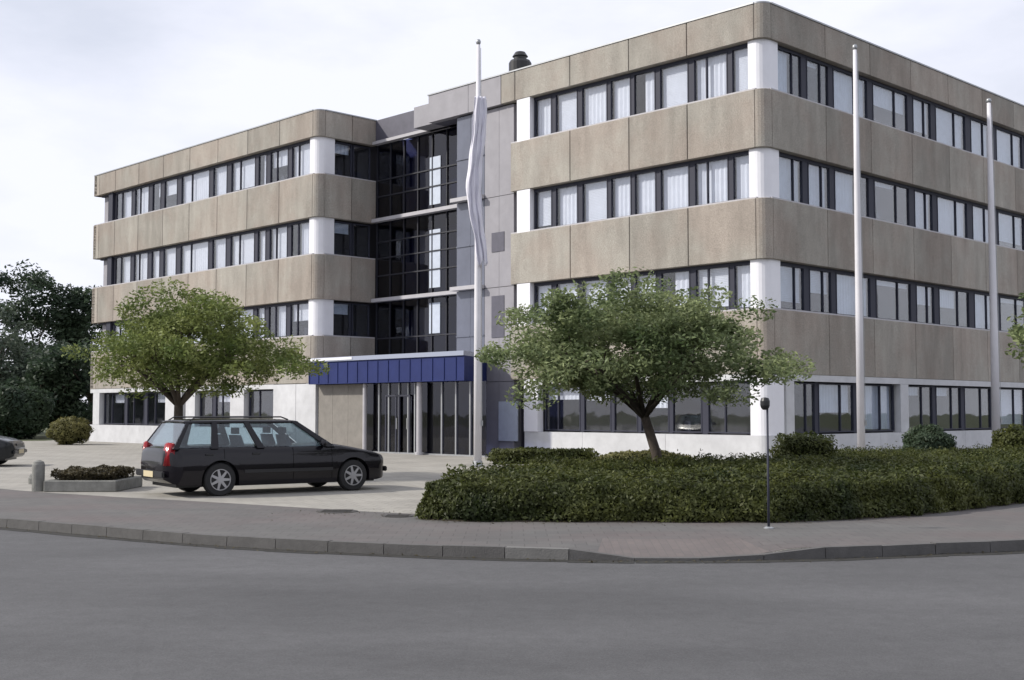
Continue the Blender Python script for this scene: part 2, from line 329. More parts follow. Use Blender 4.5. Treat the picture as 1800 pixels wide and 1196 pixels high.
# kerb stones: blocks butted end to end, lowered at the crossing
def walk(L, step):
    pts = [L[0]]; acc = 0; i = 0; cur = L[0].copy()
    while i < len(L) - 1:
        seg = L[i + 1] - cur
        if seg.length < step - acc: acc += seg.length; cur = L[i + 1].copy(); i += 1
        else: cur = cur + seg.normalized() * (step - acc); acc = 0; pts.append(cur.copy())
    return pts
KS = walk(KL, .75)
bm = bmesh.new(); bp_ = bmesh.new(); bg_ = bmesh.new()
for a, b in zip(KS, KS[1:]):
    t = (b - a).normalized(); n = Vector((-t.y, t.x)); a2 = a + t * .005; b2 = b - t * .005; mid = (a + b) / 2
    tgt = bp_ if (abs(mid.x - NX0 + 1.0) < .36 or abs(mid.x - NX1 - 1.0) < .36) else bm
    q = [a2, b2, b2 + n * .138, a2 + n * .138]; j = random.uniform(-.004, .004)
    za, zb_ = .010 + drop(a.x) + j, .010 + drop(b.x) + j
    hexa(tgt, [(p.x, p.y, -.35) for p in q] + [(q[0].x + n.x * .02, q[0].y + n.y * .02, za), (q[1].x + n.x * .02, q[1].y + n.y * .02, zb_), (q[2].x, q[2].y, zb_), (q[3].x, q[3].y, za)])
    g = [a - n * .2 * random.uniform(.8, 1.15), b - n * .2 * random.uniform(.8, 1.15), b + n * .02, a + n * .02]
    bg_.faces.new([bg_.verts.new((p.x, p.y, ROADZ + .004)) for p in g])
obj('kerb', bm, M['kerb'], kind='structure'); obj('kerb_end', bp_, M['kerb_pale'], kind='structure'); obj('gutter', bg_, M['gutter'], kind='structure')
bm = bmesh.new(); bm.faces.new([bm.verts.new(p) for p in ((-3.02, 7.42, ROADZ + .004), (-2.83, 7.42, ROADZ + .004), (-2.55, 5.2, ROADZ + .004), (-2.75, 5.2, ROADZ + .004))])
obj('road_marking', bm, M['paint'], kind='structure')
# soil of the planting bed
BED = [(-1.35, 18.0), (-.7, 17.62), (1.5, 17.5), (3.8, 17.45), (6, 18.5), (9, 21.3), (14, 26.3), (20, 32), (23, 36), (12, 33), (8.3, 31.5), (6.6, 27.5), (4, 26), (1.0, 25.3), (-.2, 23), (-1.0, 20.5)]
bm = bmesh.new(); prism(bm, BED, -.1, .02); obj('bed_soil', bm, M['soil'], kind='structure')
# verge under the far trees
bm = bmesh.new(); prism(bm, [(-70, 70), (-33, 62), (-24.2, 63.5), (-24, 80), (-24, 129), (-69.9, 129)], -.1, .008); obj('grass_verge', bm, M['grass'], kind='structure')

# ------------------------------------------------------------------ the office building
ANG = R(44.25)
d2 = Vector((math.cos(ANG), math.sin(ANG), 0)); d1 = Vector((-math.sin(ANG), math.cos(ANG), 0))
K = Vector((7.428, 35.448, 0)); K2 = Vector((-7.772, 48.461, 0))
nA = -d2; nB = -d1
BANDS = [(2.66, 4.55), (6.03, 7.83), (9.34, 11.08), (12.6, 13.65)]
WIN = [(.85, 2.66), (4.55, 6.03), (7.83, 9.34), (11.08, 12.6)]
LA, LB, LC, WD = 13.8, 27., 19.8, 13.
bld = thing('office_building', 'four-storey brown concrete office block in two wings with ribbon windows and a blue entrance canopy', 'building', K)
def L(p): return Vector(p) - K
def fb(bm, O, d, n, t0, t1, z0, z1, o0, o1):
    """box on a facade: along d from t0..t1, height z0..z1, outward n from o0..o1 (building's own space)"""
    P = [O + d * t + n * o for t, o in ((t0, o0), (t1, o0), (t1, o1), (t0, o1))]
    return hexa(bm, [L((p.x, p.y, z0)) for p in P] + [L((p.x, p.y, z1)) for p in P])
def each(name, bm, m, parent):
    """every loose piece a part of its own"""
    bmesh.ops.recalc_face_normals(bm, faces=bm.faces); bm.verts.index_update(); seen = set()
    for v in bm.verts:
        if v in seen: continue
        st_ = [v]; isl = set([v])
        while st_:
            for e in st_.pop().link_edges:
                for u in e.verts:
                    if u not in isl: isl.add(u); st_.append(u)
        seen |= isl; b2 = bmesh.new(); mp2 = {u: b2.verts.new(u.co) for u in isl}
        for f in {f for u in isl for f in u.link_faces}: b2.faces.new([mp2[u] for u in f.verts])
        obj(name, b2, m, parent, recalc=False)
    bm.free()
def objs(name, bm, m, **kw):
    """one part per wing: pieces of the far wing and of the near wing become parts of their own"""
    bmesh.ops.recalc_face_normals(bm, faces=bm.faces); bm.faces.ensure_lookup_table()
    cut = 14.2; far_ = lambda f: f.calc_center_median().dot(d1) > cut
    b2 = bm.copy(); bmesh.ops.delete(bm, geom=[f for f in bm.faces if far_(f)], context='FACES')
    b2.faces.ensure_lookup_table(); bmesh.ops.delete(b2, geom=[f for f in b2.faces if not far_(f)], context='FACES')
    for b in (bm, b2):
        if len(b.faces): obj(name, b, m, bld, recalc=False, **kw)
def T(O, d, px):
    """distance along a facade of a reading taken at eye height"""
    k = (px - 900) / 2149.6 * math.cos(R(3.27))
    return (k * O.y - O.x) / (d.x - k * d.y)
RC = .36
def arc_band(bm, C, da, db, r, th, z0, z1, seg=6):
    """rounded outer corner: from the facade with outward normal na to nb; C is the sharp corner; da, db run away from it"""
    cen = C + da * r + db * r; pts = []
    for i in range(seg + 1):
        a = math.pi / 2 * i / seg; u = -(db * math.cos(a) + da * math.sin(a)); pts.append(u)
    ring = []
    for u in pts:
        po = cen + u * r; pi = cen + u * (r - th)
        ring.append([bm.verts.new(L((po.x, po.y, z0))), bm.verts.new(L((po.x, po.y, z1))), bm.verts.new(L((pi.x, pi.y, z1))), bm.verts.new(L((pi.x, pi.y, z0)))])
    for a, b in zip(ring, ring[1:]):
        for k in range(4): bm.faces.new((a[k], b[k], b[(k + 1) % 4], a[(k + 1) % 4]))
    bm.faces.new(ring[0]); bm.faces.new(ring[-1][::-1])
TH = .30
def spandrel(C, da, na, La, db, nb_, Lb, ja, jb, z0, z1, label=None, left_round=False):
    bm = bmesh.new(); G = .014
    arc_band(bm, C, da, db, RC, TH, z0, z1)
    for (O, d, n, Ln, js) in ((C, da, na, La, ja), (C, db, nb_, Lb, jb)):
        ts = [RC] + [j for j in js if RC + .3 < j < Ln - .3] + [Ln]
        for a, b in zip(ts, ts[1:]): fb(bm, O, d, n, a + G, b - G, z0, z1, -TH, 0)
    bmesh.ops.recalc_face_normals(bm, faces=bm.faces)
    es = [e for e in bm.edges if e.is_manifold and e.calc_face_angle(0) > 1.2]
    bmesh.ops.bevel(bm, geom=es, offset=.012, segments=1, affect='EDGES')
    o = obj('spandrel', bm, M['agg'], bld)
    bm = bmesh.new(); I = .02
    fb(bm, C, da, na, .35, La, z0 + I, z1 - I, -1.3, -TH + .1)
    fb(bm, C, db, nb_, .9, Lb, z0 + I + .003, z1 - I - .003, -1.3, -TH + .1)
    obj('floor_edge', bm, M['joint'], bld)
    if z1 < 13:
        bm = bmesh.new()
        fb(bm, C, da, na, RC, La, z1 + .002, z1 + .045, -TH + .02, -.03); fb(bm, C, db, nb_, RC, Lb, z1 + .002, z1 + .045, -TH + .02, -.03)
        obj('window_sill', bm, M['ledge'], bld)
    else:
        bm = bmesh.new()
        fb(bm, C, da, na, RC, La, z1 + .002, z1 + .05, -TH - .04, .025); fb(bm, C, db, nb_, RC, Lb, z1 + .002, z1 + .05, -TH - .04, .025)
        arc_band(bm, C - (da + db) * 0, da, db, RC, TH, z1 + .002, z1 + .047)
        obj('coping', bm, M['steel'], bld)
jA = [T(K, d1, x) for x in (1212, 1108, 1003, 905)] + [12.0]
jB = [2.75 * k + .6 for k in range(1, 10)]
jC = [2.45 * k + .3 for k in range(1, 9)]; jC[-1] = 19.2
for z0, z1 in BANDS:
    sl = 0
    spandrel(K, d1, nA, (T(K, d1, 880) if z1 > 13 else T(K, d1, 897)), d2, nB, LB, jA, jB, z0, z1)
    spandrel(K2, d1, nA, LC, d2, nB, 2.95, jC, [1.7], z0, z1)
# short returns where the wing's far end is seen past the glass line
bm = bmesh.new()
for z0, z1 in BANDS: fb(bm, K2 + d1 * LC, d2, d1, .0, WD, z0, z1, -TH, 0)
obj('end_spandrel', bm, M['agg'], bld)
# inner walls (rooms seen dimly through the glass), roofs
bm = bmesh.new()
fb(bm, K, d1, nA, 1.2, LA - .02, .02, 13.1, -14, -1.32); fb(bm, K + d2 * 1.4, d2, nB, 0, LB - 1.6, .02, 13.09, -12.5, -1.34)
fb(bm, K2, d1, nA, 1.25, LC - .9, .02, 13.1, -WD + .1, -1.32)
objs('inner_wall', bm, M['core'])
bm = bmesh.new()
fb(bm, K, d1, nA, .35, 15.2, 13.12, 13.2, -LB + .2, -.32); fb(bm, K2, d1, nA, .35, LC - .35, 13.12, 13.2, -WD, -.32); fb(bm, K2, -d1, nA, .32, 6.0, 13.1, 13.18, -WD, -3.3)
objs('roof', bm, M['roof'])
bm = bmesh.new(); fb(bm, K2 + d1 * LC, d2, d1, .35, WD, .0, 12.9, -.9, -.5); fb(bm, K + d2 * LB, d1, d2, .3, LA, 0, 13.6, -.3, 0)
objs('end_wall', bm, M['grey_wall'])

# windows -----------------------------------------------------
WD_IN = -.24
wins = []
def addw(O, d, n, t0, t1, z0, z1, blind, style='a'):
    if t1 < t0: t0, t1 = t1, t0
    c = O + d * (t0 + t1) / 2; wins.append(((t1 - t0) / c.length ** 2 * abs(c.normalized().dot(n)), O, d, n, t0, t1, z0, z1, blind, style))
rnd = random.Random(3)
pxA = [(932, 963), (969, 1009), (1016, 1062), (1067, 1104), (1109, 1148), (1155, 1207), (1216, 1277), (1284, 1316)]
pxB = [(1384, 1428), (1437, 1476), (1484, 1545), (1554, 1616), (1625, 1657), (1665, 1718), (1727, 1762), (1772, 1818)]
pxC = [(190, 218), (223, 248), (254, 269), (275, 298), (305, 355), (361, 386), (393, 436), (441, 456), (462, 494), (500, 534)]
gA = [(950, 1012), (1018, 1066), (1071, 1113), (1118, 1168), (1174, 1226), (1236, 1318)]
gB = [(1402, 1444), (1450, 1512), (1519, 1582), (1600, 1650), (1656, 1700), (1706, 1752), (1760, 1812)]
gC = [(176, 212), (216, 246), (251, 288), (344, 366), (371, 402), (430, 478)]
for fl, (z0, z1) in enumerate(WIN):
    A_ = gA if fl == 0 else pxA; B_ = gB if fl == 0 else pxB; C_ = gC if fl == 0 else pxC
    h0, h1 = z0 + .05, z1 - (.08 if fl else .24)
    for a, b in A_: addw(K, d1, nA, T(K, d1, a), T(K, d1, b), h0, h1, (rnd.choice([0, .3, 0, .5]) if fl == 0 else rnd.choice([1, 1, .97, .9, 1, .35 if fl == 1 else .94])), 'a')
    for a, b in B_: addw(K, d2, nB, T(K, d2, a), T(K, d2, b), h0, h1, (rnd.choice([0, .2, .6, 0, .9]) if fl == 0 else rnd.choice([1, .9, .95, .5, 1, .8, .1])), 'b')
    t = T(K, d2, B_[-1][1]) + .18
    while t < LB - 1.2: addw(K, d2, nB, t, t + 1.35, h0, h1, rnd.choice([1, .5, .9, .1]), 'b'); t += 1.52
    for a, b in C_: addw(K2, d1, nA, T(K2, d1, a), T(K2, d1, b), h0, h1, (rnd.choice([0, 0, .3]) if fl == 0 else rnd.choice([1, 1, .95, .9, .5, 1])), 'a')
    if fl: addw(K2, d2, nB, .95, 1.85, h0, h1, .3, 'b'); addw(K2, d2, nB, 1.92, 2.8, h0, h1, .0, 'b')
wins.sort(key=lambda q: -q[0])
def window_meshes(w_, fr, gl, bl):
    _, O, d, n, t0, t1, z0, z1, blind, st = w_
    f = .036; i0, i1 = WD_IN - .07, WD_IN + .03
    for a, b, c, e in ((t0, t0 + f, z0, z1), (t1 - f, t1, z0, z1), (t0 + f, t1 - f, z0, z0 + f), (t0 + f, t1 - f, z1 - f, z1)): fb(fr, O, d, n, a, b, c, e, i0, i1)
    if t1 - t0 > 1.25: m_ = t0 + (t1 - t0) * .62; fb(fr, O, d, n, m_ - .02, m_ + .02, z0 + f, z1 - f, i0 + .01, i1 - .01)
    fb(gl, O, d, n, t0 + f, t1 - f, z0 + f, z1 - f, WD_IN - .03, WD_IN - .02)
    if blind > .02 and bl is not None:
        zb = z1 - f - (z1 - z0 - 2 * f) * blind; z = z1 - f - .005; hsh = math.sin(t0 * 12.9 + z0 * 7.1 + O.x) * 43758.5; hsh -= math.floor(hsh)
        if hsh < .45:    # horizontal slats
            while z > zb: fb(bl, O, d, n, t0 + f + .01, t1 - f - .01, z - .052, z - .004, WD_IN - .14, WD_IN - .13); z -= .0525
            fb(bl, O, d, n, t0 + f + .01, t1 - f - .01, zb - .03, zb, WD_IN - .15, WD_IN - .12)
        else:            # hanging strips or drawn curtain, sometimes left part open
            ta, tb = t0 + f + .01, t1 - f - .01
            if hsh > .86: tb = ta + (tb - ta) * .62
            m_ = max(3, int((tb - ta) / .085)); zl = z0 + f + .03 if blind > .6 else zb; ang = .018 + .03 * (hsh - .45)
            P = [O + d * (ta + (tb - ta) * k / m_) + n * (WD_IN - .13 - (ang if k % 2 else 0)) for k in range(m_ + 1)]
            lo = [bl.verts.new(L((p.x, p.y, zl))) for p in P]; hi = [bl.verts.new(L((p.x, p.y, z))) for p in P]
            for k in range(m_): bl.faces.new((lo[k], lo[k + 1], hi[k + 1], hi[k]))
    if hash_(t0, z0, O.x) < .3:   # things seen dimly on the sill inside
        c = t0 + (t1 - t0) * (.25 + .5 * hash_(t1, z0, O.y)); fb(fr, O, d, n, c - .12, c + .12, z0 + f, z0 + f + .18 + .2 * hash_(c, z0, 1), WD_IN - .5, WD_IN - .3)
def hash_(a, b, c):
    v = math.sin(a * 12.9898 + b * 78.233 + c * 37.7) * 43758.5453; return v - math.floor(v)
for w_ in wins[:100]:
    fr, gl, bl = bmesh.new(), bmesh.new(), bmesh.new(); window_meshes(w_, fr, gl, bl)
    o = obj('window', fr, M['dark_frame'], bld); obj('pane', gl, M['glass'], o)
    if len(bl.verts): obj('blind', bl, M['blind'] if w_[9] == 'a' else M['blind2'], o)
    else: bl.free()
fr, gl, bl = bmesh.new(), bmesh.new(), bmesh.new()
for w_ in wins[100:]: window_meshes(w_, fr, gl, bl)
o = obj('window', fr, M['dark_frame'], bld); o['kind'] = 'stuff'; obj('pane', gl, M['glass'], o); obj('blind', bl, M['blind'], o)
# dark infill between the windows
bm = bmesh.new()
for (O, d, n, Ln, sets, g) in ((K, d1, nA, T(K, d1, 908), pxA, gA), (K, d2, nB, LB, pxB, gB), (K2, d1, nA, LC - .35, pxC, gC)):
    for fl, (z0, z1) in enumerate(WIN):
        if fl == 0: continue
        z1_ = z1 - .01
        fb(bm, O, d, n, RC + .1, Ln - .05, z1 - .085, z1_, WD_IN - .12, WD_IN + .02)
        ws = sorted((w_[4], w_[5]) for w_ in wins if w_[1] == O and w_[2] == d and abs(w_[6] - z0 - .05) < .01)
        for (a, b), (c, e) in zip(ws, ws[1:]):
            if c > b + .01: fb(bm, O, d, n, b + .002, c - .002, z0 + .05, z1 - .088, WD_IN - .1, WD_IN + .015)
objs('window_post', bm, M['dark_frame'])
# white rounded corner pieces in every window band, white panel at the band's end by the grey wall
for fl, (z0, z1) in enumerate(WIN):
    q = .1 if fl else .03
    for C, aw, bw in ((K, T(K, d1, 1318), T(K, d2, 1380)), (K2, T(K2, d1, 537), .9)):
        bm = bmesh.new(); C2 = C + (d1 + d2) * q
        arc_band(bm, C2, d1, d2, RC, .12, z0 + .003, z1 - .003)
        if aw > RC + q: fb(bm, C2, d1, nA, RC, aw - q, z0 + .003, z1 - .003, -.12, 0)
        if bw > RC + q: fb(bm, C2, d2, nB, RC, bw - q, z0 + .003, z1 - .003, -.12, 0)
        obj('corner_panel', bm, M['white_frame'], bld)
    bm = bmesh.new(); t0, t1 = T(K, d1, 931), T(K, d1, 908)
    if fl: fb(bm, K, d1, nA, t0, t1, z0 + .003, z1 - .003, -.25, -.02)
    else: fb(bm, K, d1, nA, T(K, d1, 946), T(K, d1, 922), z0 + .003, z1 - .003, -.25, .03)
    obj('end_panel', bm, M['white_frame'], bld)
# end posts at the wing's far end
bm = bmesh.new()
for z0, z1 in WIN[1:]: fb(bm, K2, d1, nA, T(K2, d1, 187), T(K2, d1, 180), z0, z1, -.4, -.12); fb(bm, K2, d1, nA, T(K2, d1, 180), T(K2, d1, 178), z0, z1, -3, -.2)
obj('end_post', bm, M['dark_frame'], bld)
# ground floor: white plinths, posts, heads
bm = bmesh.new(); zP = .85
arc_band(bm, K, d1, d2, RC, TH, .0, zP)
for O, d, n, a, b in ((K, d1, nA, RC, 3.8), (K, d1, nA, 3.812, 7.3), (K, d1, nA, 7.312, T(K, d1, 922)), (K2, d1, nA, T(K2, d1, 478), 9.), (K2, d1, nA, 9.012, 14.), (K2, d1, nA, 14.012, LC)):
    fb(bm, O, d, n, a, b, 0, zP, -TH, 0)
x = RC
while x < LB: fb(bm, K, d2, nB, x, min(x + 3, LB), 0, zP, -TH, 0); x += 3.012
objs('plinth', bm, M['white'])
bm = bmesh.new()
tw = T(K2, d1, 480)
fb(bm, K2, d1, nA, .02, T(K2, d1, 520), 0, 2.64, -TH, -.004); fb(bm, K2, d1, nA, T(K2, d1, 520) + .03, tw, 0, 2.64, -TH, -.004)
obj('white_wall', bm, M['white'], bld)
bm = bmesh.new()
fb(bm, K2, d1, nA, tw + .004, LC, 2.46, 2.65, -TH, -.006)
fb(bm, K, d1, nA, .6, T(K, d1, 922), 2.46, 2.655, -TH, -.006); fb(bm, K, d2, nB, .6, LB, 2.46, 2.655, -TH, -.006)
for O, d, n, a, b in ((K2, d1, nA, 404, 428), (K2, d1, nA, 290, 318), (K2, d1, nA, 326, 342), (K2, d1, nA, 163, 174), (K, d2, nB, 1584, 1598), (K, d2, nB, 1383, 1397)):
    t0, t1 = sorted((T(O, d, a), T(O, d, b))); fb(bm, O, d, n, t0, t1, .86, 2.455, -TH, -.008)
each('window_surround', bm, M['white'], bld)
bm = bmesh.new()
for (O, d, n) in ((K, d1, nA), (K, d2, nB), (K2, d1, nA)):
    ws = sorted((w_[4], w_[5]) for w_ in wins if w_[1] == O and w_[2] == d and w_[6] < 1)
    for (a, b), (c, e) in zip(ws, ws[1:]):
        if .01 < c - b < .5: fb(bm, O, d, n, b + .002, c - .002, .87, 2.45, WD_IN - .1, WD_IN + .015)
each('ground_floor_post', bm, M['dark_frame'], bld)
# grey clad stair wall between the entrance and the window bands of the nearer wing
tA, tE = T(K, d1, 897), LA
bm = bmesh.new(); bmg = bmesh.new(); n_ = 4
for k in range(n_):
    a = tA + (tE - tA) * k / n_; b = tA + (tE - tA) * (k + 1) / n_
    for z0, z1 in ((0, 2.6), (2.62, 6.0), (6.02, 9.3), (9.32, 12.55)):
        fb(bm if k < 2 else bmg, K, d1, nA, a + .008, b - .008, z0, z1, -.55, -.18 - .004 * (k % 2))
        if k > 1 and z0 > 2: fb(bmg, K, d1, nA, a + .01, b - .01, (z0 + z1) / 2 - .02, (z0 + z1) / 2 + .02, -.18, -.15)
obj('stair_wall', bm, M['grey_wall'], bld); obj('stair_glazing', bmg, mat('blue_grey_glazed_panel', (.13, .14, .18), .22, var=.12, vscale=1.2), bld)
bm = bmesh.new(); fb(bm, K, d1, nA, tE - .25, tE, 0, 13.0, -6, -.6); fb(bm, K, d1, nA, tA, tE - .3, 0, 12.6, -.8, -.56); obj('stair_wall_back', bm, M['slate'], bld)
bm = bmesh.new()
for z in (6.03, 9.34): fb(bm, K, d1, nA, T(K, d1, 845), tE + .05, z - .02, z + .12, -.17, .12)
each('stair_ledge', bm, M['ledge'], bld)
tf = T(K, d1, 880)
for a, b in ((tf + .02, tf + 1.75), (tf + 1.77, 15.25)):
    bm = bmesh.new(); fb(bm, K, d1, nA, a, b, 12.6, 13.65, -TH, -.01); obj('grey_fascia', bm, M['grey_wall'], bld)
bm = bmesh.new(); fb(bm, K, d1, nA, tf + .01, 15.3, 13.652, 13.70, -TH - .04, .02); obj('grey_coping', bm, M['steel'], bld)
bm = bmesh.new(); fb(bm, K, d1, nA, 15.26, 16.35, 12.6, 13.42, -1.1, -.20); obj('stepped_fascia', bm, M['grey_wall'], bld)
bm = bmesh.new(); fb(bm, K, d1, nA, tE, 15.25, 12.6, 13.6, -2.2, -.32); obj('fascia_return', bm, M['slate'], bld)
# tinted curtain wall over the entrance
GO = K2 + d2 * 2.95
def TG(px): return -T(GO, d1, px)
GL = 6.25
bm = bmesh.new(); fb(bm, GO, -d1, nA, .02, GL, 3.0, 12.6, -.06, -.05); cg = obj('curtain_glass', bm, M['dark_glass'], bld)
bm = bmesh.new()
for k in range(8):
    t = .03 + k * (GL - .1) / 7; fb(bm, GO, -d1, nA, t, t + .045, 3.0, 12.55, -.1, .0)
for z in (4.5, 7.1, 7.83, 8.5, 10.4, 11.08): fb(bm, GO, -d1, nA, .1, GL, z, z + .05, -.09, .01)
obj('curtain_mullion', bm, M['mull'], cg)
bm = bmesh.new()
for z in (6.03, 9.34): fb(bm, GO, -d1, nA, .05, GL, z, z + .14, .0, .28)
fb(bm, GO, -d1, nA, .05, GL, 12.6, 12.72, -.02, .26)
each('ledge', bm, M['ledge'], bld)
bm = bmesh.new(); fb(bm, GO, -d1, nA, .02, GL, 12.725, 13.66, -.25, .05); obj('link_fascia', bm, M['slate'], bld)
bm = bmesh.new(); fb(bm, GO, -d1, nA, .02, GL, 0, 13.0, -6.2, -1.4)
obj('link_back_wall', bm, mat('dim_blue_interior', (.30, .31, .45), .9), bld)
bm = bmesh.new()
for z in (6.03, 9.34): fb(bm, GO, -d1, nA, .02, GL, z - .25, z + .1, -1.4, -.12)
each('link_floor', bm, M['joint'], bld)
bm = bmesh.new(); t0, t1 = TG(753), TG(772)
for z0, z1 in ((4.6, 5.8), (6.4, 8.7), (9.7, 11.6)): fb(bm, GO, -d1, nA, t0, t1, z0, z1, -.045, -.02)
each('glass_reflection_strip', bm, M['blind2'], bld)  # reflection in the curtain glass, built as pale strips
# entrance ---------------------------------------------------
EO = K2 + nA * -.1
def TE(px): return -T(EO, d1, px)
bm = bmesh.new(); ts = [0.05, 1.0, 2.0, TE(640)]
for a, b in zip(ts, ts[1:]): fb(bm, EO, -d1, nA, a + .006, b - .006, 0, 2.58, -.25, 0)
obj('entrance_wall', bm, M['brown'], bld)
e0, e1 = TE(640), TE(852)
bm = bmesh.new(); fb(bm, EO, -d1, nA, e0, e1, .05, 2.58, -.08, -.07); eg = obj('entrance_glass', bm, M['dark_glass'], bld)
bm = bmesh.new()
for px in (665, 682, 700, 716, 728, 775, 800, 825): t = TE(px); fb(bm, EO, -d1, nA, t - .03, t + .03, .05, 2.58, -.1, -.02)
fb(bm, EO, -d1, nA, e0, e1, 0, .05, -.12, 0)
obj('entrance_mullion', bm, M['steel'], eg)
for px in (690, 708):
    bm = bmesh.new(); t = TE(px); 
    fb(bm, EO, -d1, nA, t - .42, t - .36, .06, 2.15, -.02, .02); fb(bm, EO, -d1, nA, t + .36, t + .42, .06, 2.15, -.02, .02); fb(bm, EO, -d1, nA, t - .36, t + .36, 2.09, 2.15, -.02, .02)
    dd = obj('entrance_door', bm, M['dark_frame'], bld)
    bm = bmesh.new(); fb(bm, EO, -d1, nA, t + .28, t + .31, .9, 1.3, .03, .06); obj('handle', bm, M['steel'], dd)
for px, wd in ((648, .13), (744, .17)):
    bm = bmesh.new(); t = TE(px); p = EO - d1 * t + nA * .18; lp = L((p.x, p.y, 0)); lathe(bm, [(wd * .9, .0), (wd * .9, .1), (wd * .62, .1), (wd * .62, 2.58)], 16, lp)
    obj('canopy_column', bm, M['ledge'], bld, smooth=False)
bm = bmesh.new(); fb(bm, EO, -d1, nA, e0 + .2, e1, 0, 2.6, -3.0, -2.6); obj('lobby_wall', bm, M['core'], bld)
bm = bmesh.new()
c1 = TE(836) - .1; x = .02
def splay(bm, t0, t1, z0, z1, o0, o1, cut=1.9):
    P = [K2 - d1 * t + nA * o for t, o in ((t0, o0), (t1 - cut, o0), (t1, o1), (t0, o1))]
    hexa(bm, [L((p.x, p.y, z0)) for p in P] + [L((p.x, p.y, z1)) for p in P])
splay(bm, .0, c1, 2.6, 3.46, -2.9, .34)
while x < c1 - .06: fb(bm, K2, -d1, nA, x, x + .05, 2.64, 3.4, .341, .365); x += .62
can = obj('canopy', bm, M['blue'], bld)
bm = bmesh.new(); splay(bm, -.03, c1 + .03, 3.462, 3.62, -2.9, .40); obj('canopy_trim', bm, M['blue_trim'], can)
bm = bmesh.new(); fb(bm, K2, -d1, nA, .1, 2.9, 3.50, 3.60, .402, .42); obj('canopy_edge_strip', bm, M['white_frame'], can)
bm = bmesh.new(); fb(bm, K, d1, nA, T(K, d1, 905), T(K, d1, 872), .5, 1.9, -.17, -.12); obj('notice_board', bm, M['blind2'], bld)
bm = bmesh.new(); t0 = T(K, d1, 880); t1 = T(K, d1, 858)
fb(bm, K, d1, nA, t0, t1, 4.2, 5.7, -.178, -.16); fb(bm, K, d1, nA, t0, t1, 7.3, 8.0, -.178, -.16); each('stair_window', bm, M['slate'], bld)
# rooftop cowl
vt = Vector((.33, 48.6, 13.2)); vent = thing('roof_vent', 'dark ventilation cowl standing on the flat roof above the stair wall', 'roof vent', vt)
bm = bmesh.new(); lathe(bm, [(.30, 0), (.30, 1.75)], 20); obj('duct', bm, M['black'], vent)
bm = bmesh.new(); lathe(bm, [(.42, 1.7), (.46, 1.75), (.46, 2.35), (.40, 2.45)], 20); obj('cowl', bm, M['black'], vent)
bm = bmesh.new(); lathe(bm, [(.26, 2.452), (.26, 2.6), (.32, 2.62), (.2, 2.8)], 20); obj('cap', bm, M['black'], vent)

# ------------------------------------------------------------------ flagpoles
def pole(x, y, h, label, lean=0):
    t = thing('flagpole', label, 'flagpole', (x, y, 0), group='white flagpoles in front of the office'); t.rotation_euler = (0, lean, 0)
    bm = bmesh.new(); tube(bm, [(0, 0, .0), (0, 0, h * .35), (0, 0, h * .7), (0, 0, h)], [.115, .105, .085, .055], 20); obj('pole', bm, M['pole'], t, smooth=True)
    bm = bmesh.new(); lathe(bm, [(.2, 0), (.2, .04), (.15, .05), (.13, .16)], 20); obj('base_plate', bm, M['steel'], t)
    bm = bmesh.new(); lathe(bm, [(.03, h), (.06, h + .03), (.075, h + .09), (.055, h + .15), (.01, h + .17)], 16); obj('finial', bm, M['steel'], t, smooth=True)
    bm = bmesh.new(); tube(bm, [(.12, -.06, 1.2), (.105, -.05, h * .5), (.07, -.03, h - .1)], [.008] * 3, 5); box(bm, .10, .15, -.08, -.04, 1.15, 1.3); obj('halyard', bm, M['steel'], t)
    return t
pole(-.97, 34.7, 12.1, 'tall white flagpole with a limp pale flag left of the spreading tree')
pole(10.02, 35.2, 12.1, 'bare white flagpole right of the building corner behind the box shrub')
pole(16.35, 41.4, 12.1, 'bare white flagpole nearest the right edge of the picture').scale = (1.22, 1.22, 1)
bm = bmesh.new(); nz_, nx_ = 60, 26; g = []
for i in range(nz_ + 1):
    v = i / nz_; z = 10.55 - 4.6 * v + 0; row = []
    wdt = .31 + .10 * math.sin(v * 2.9 + .2) + .03 * math.sin(v * 13); cen = .06 - .13 * math.sin(v * 3.3) + .05 * math.sin(v * 8)
    for j in range(nx_ + 1):
        u = j / nx_; fold = math.sin(u * 19 + v * 3.1) * (.035 + .03 * v) + .02 * math.sin(u * 41 - v * 9 + math.sin(v * 14)) + .015 * noise.noise(Vector((u * 9, v * 16, 0)))
        row.append(bm.verts.new((-.97 + cen + (u - .5) * wdt + .012 * math.sin(v * 31 + u * 6), 34.52 + fold - .03 * math.cos(u * 3), z - .30 * v * abs(math.sin(u * 5.5)) - .05 * math.sin(u * 12) * v)))
    g.append(row)
for i in range(nz_):
    for j in range(nx_): bm.faces.new((g[i][j], g[i][j + 1], g[i + 1][j + 1], g[i + 1][j]))
fl = obj('flag', bm, M['flag'], smooth=True); tag(fl, 'limp pale flag hanging in folds down the left flagpole', 'flag')
fl.modifiers.new('thickness', 'SOLIDIFY').thickness = .006

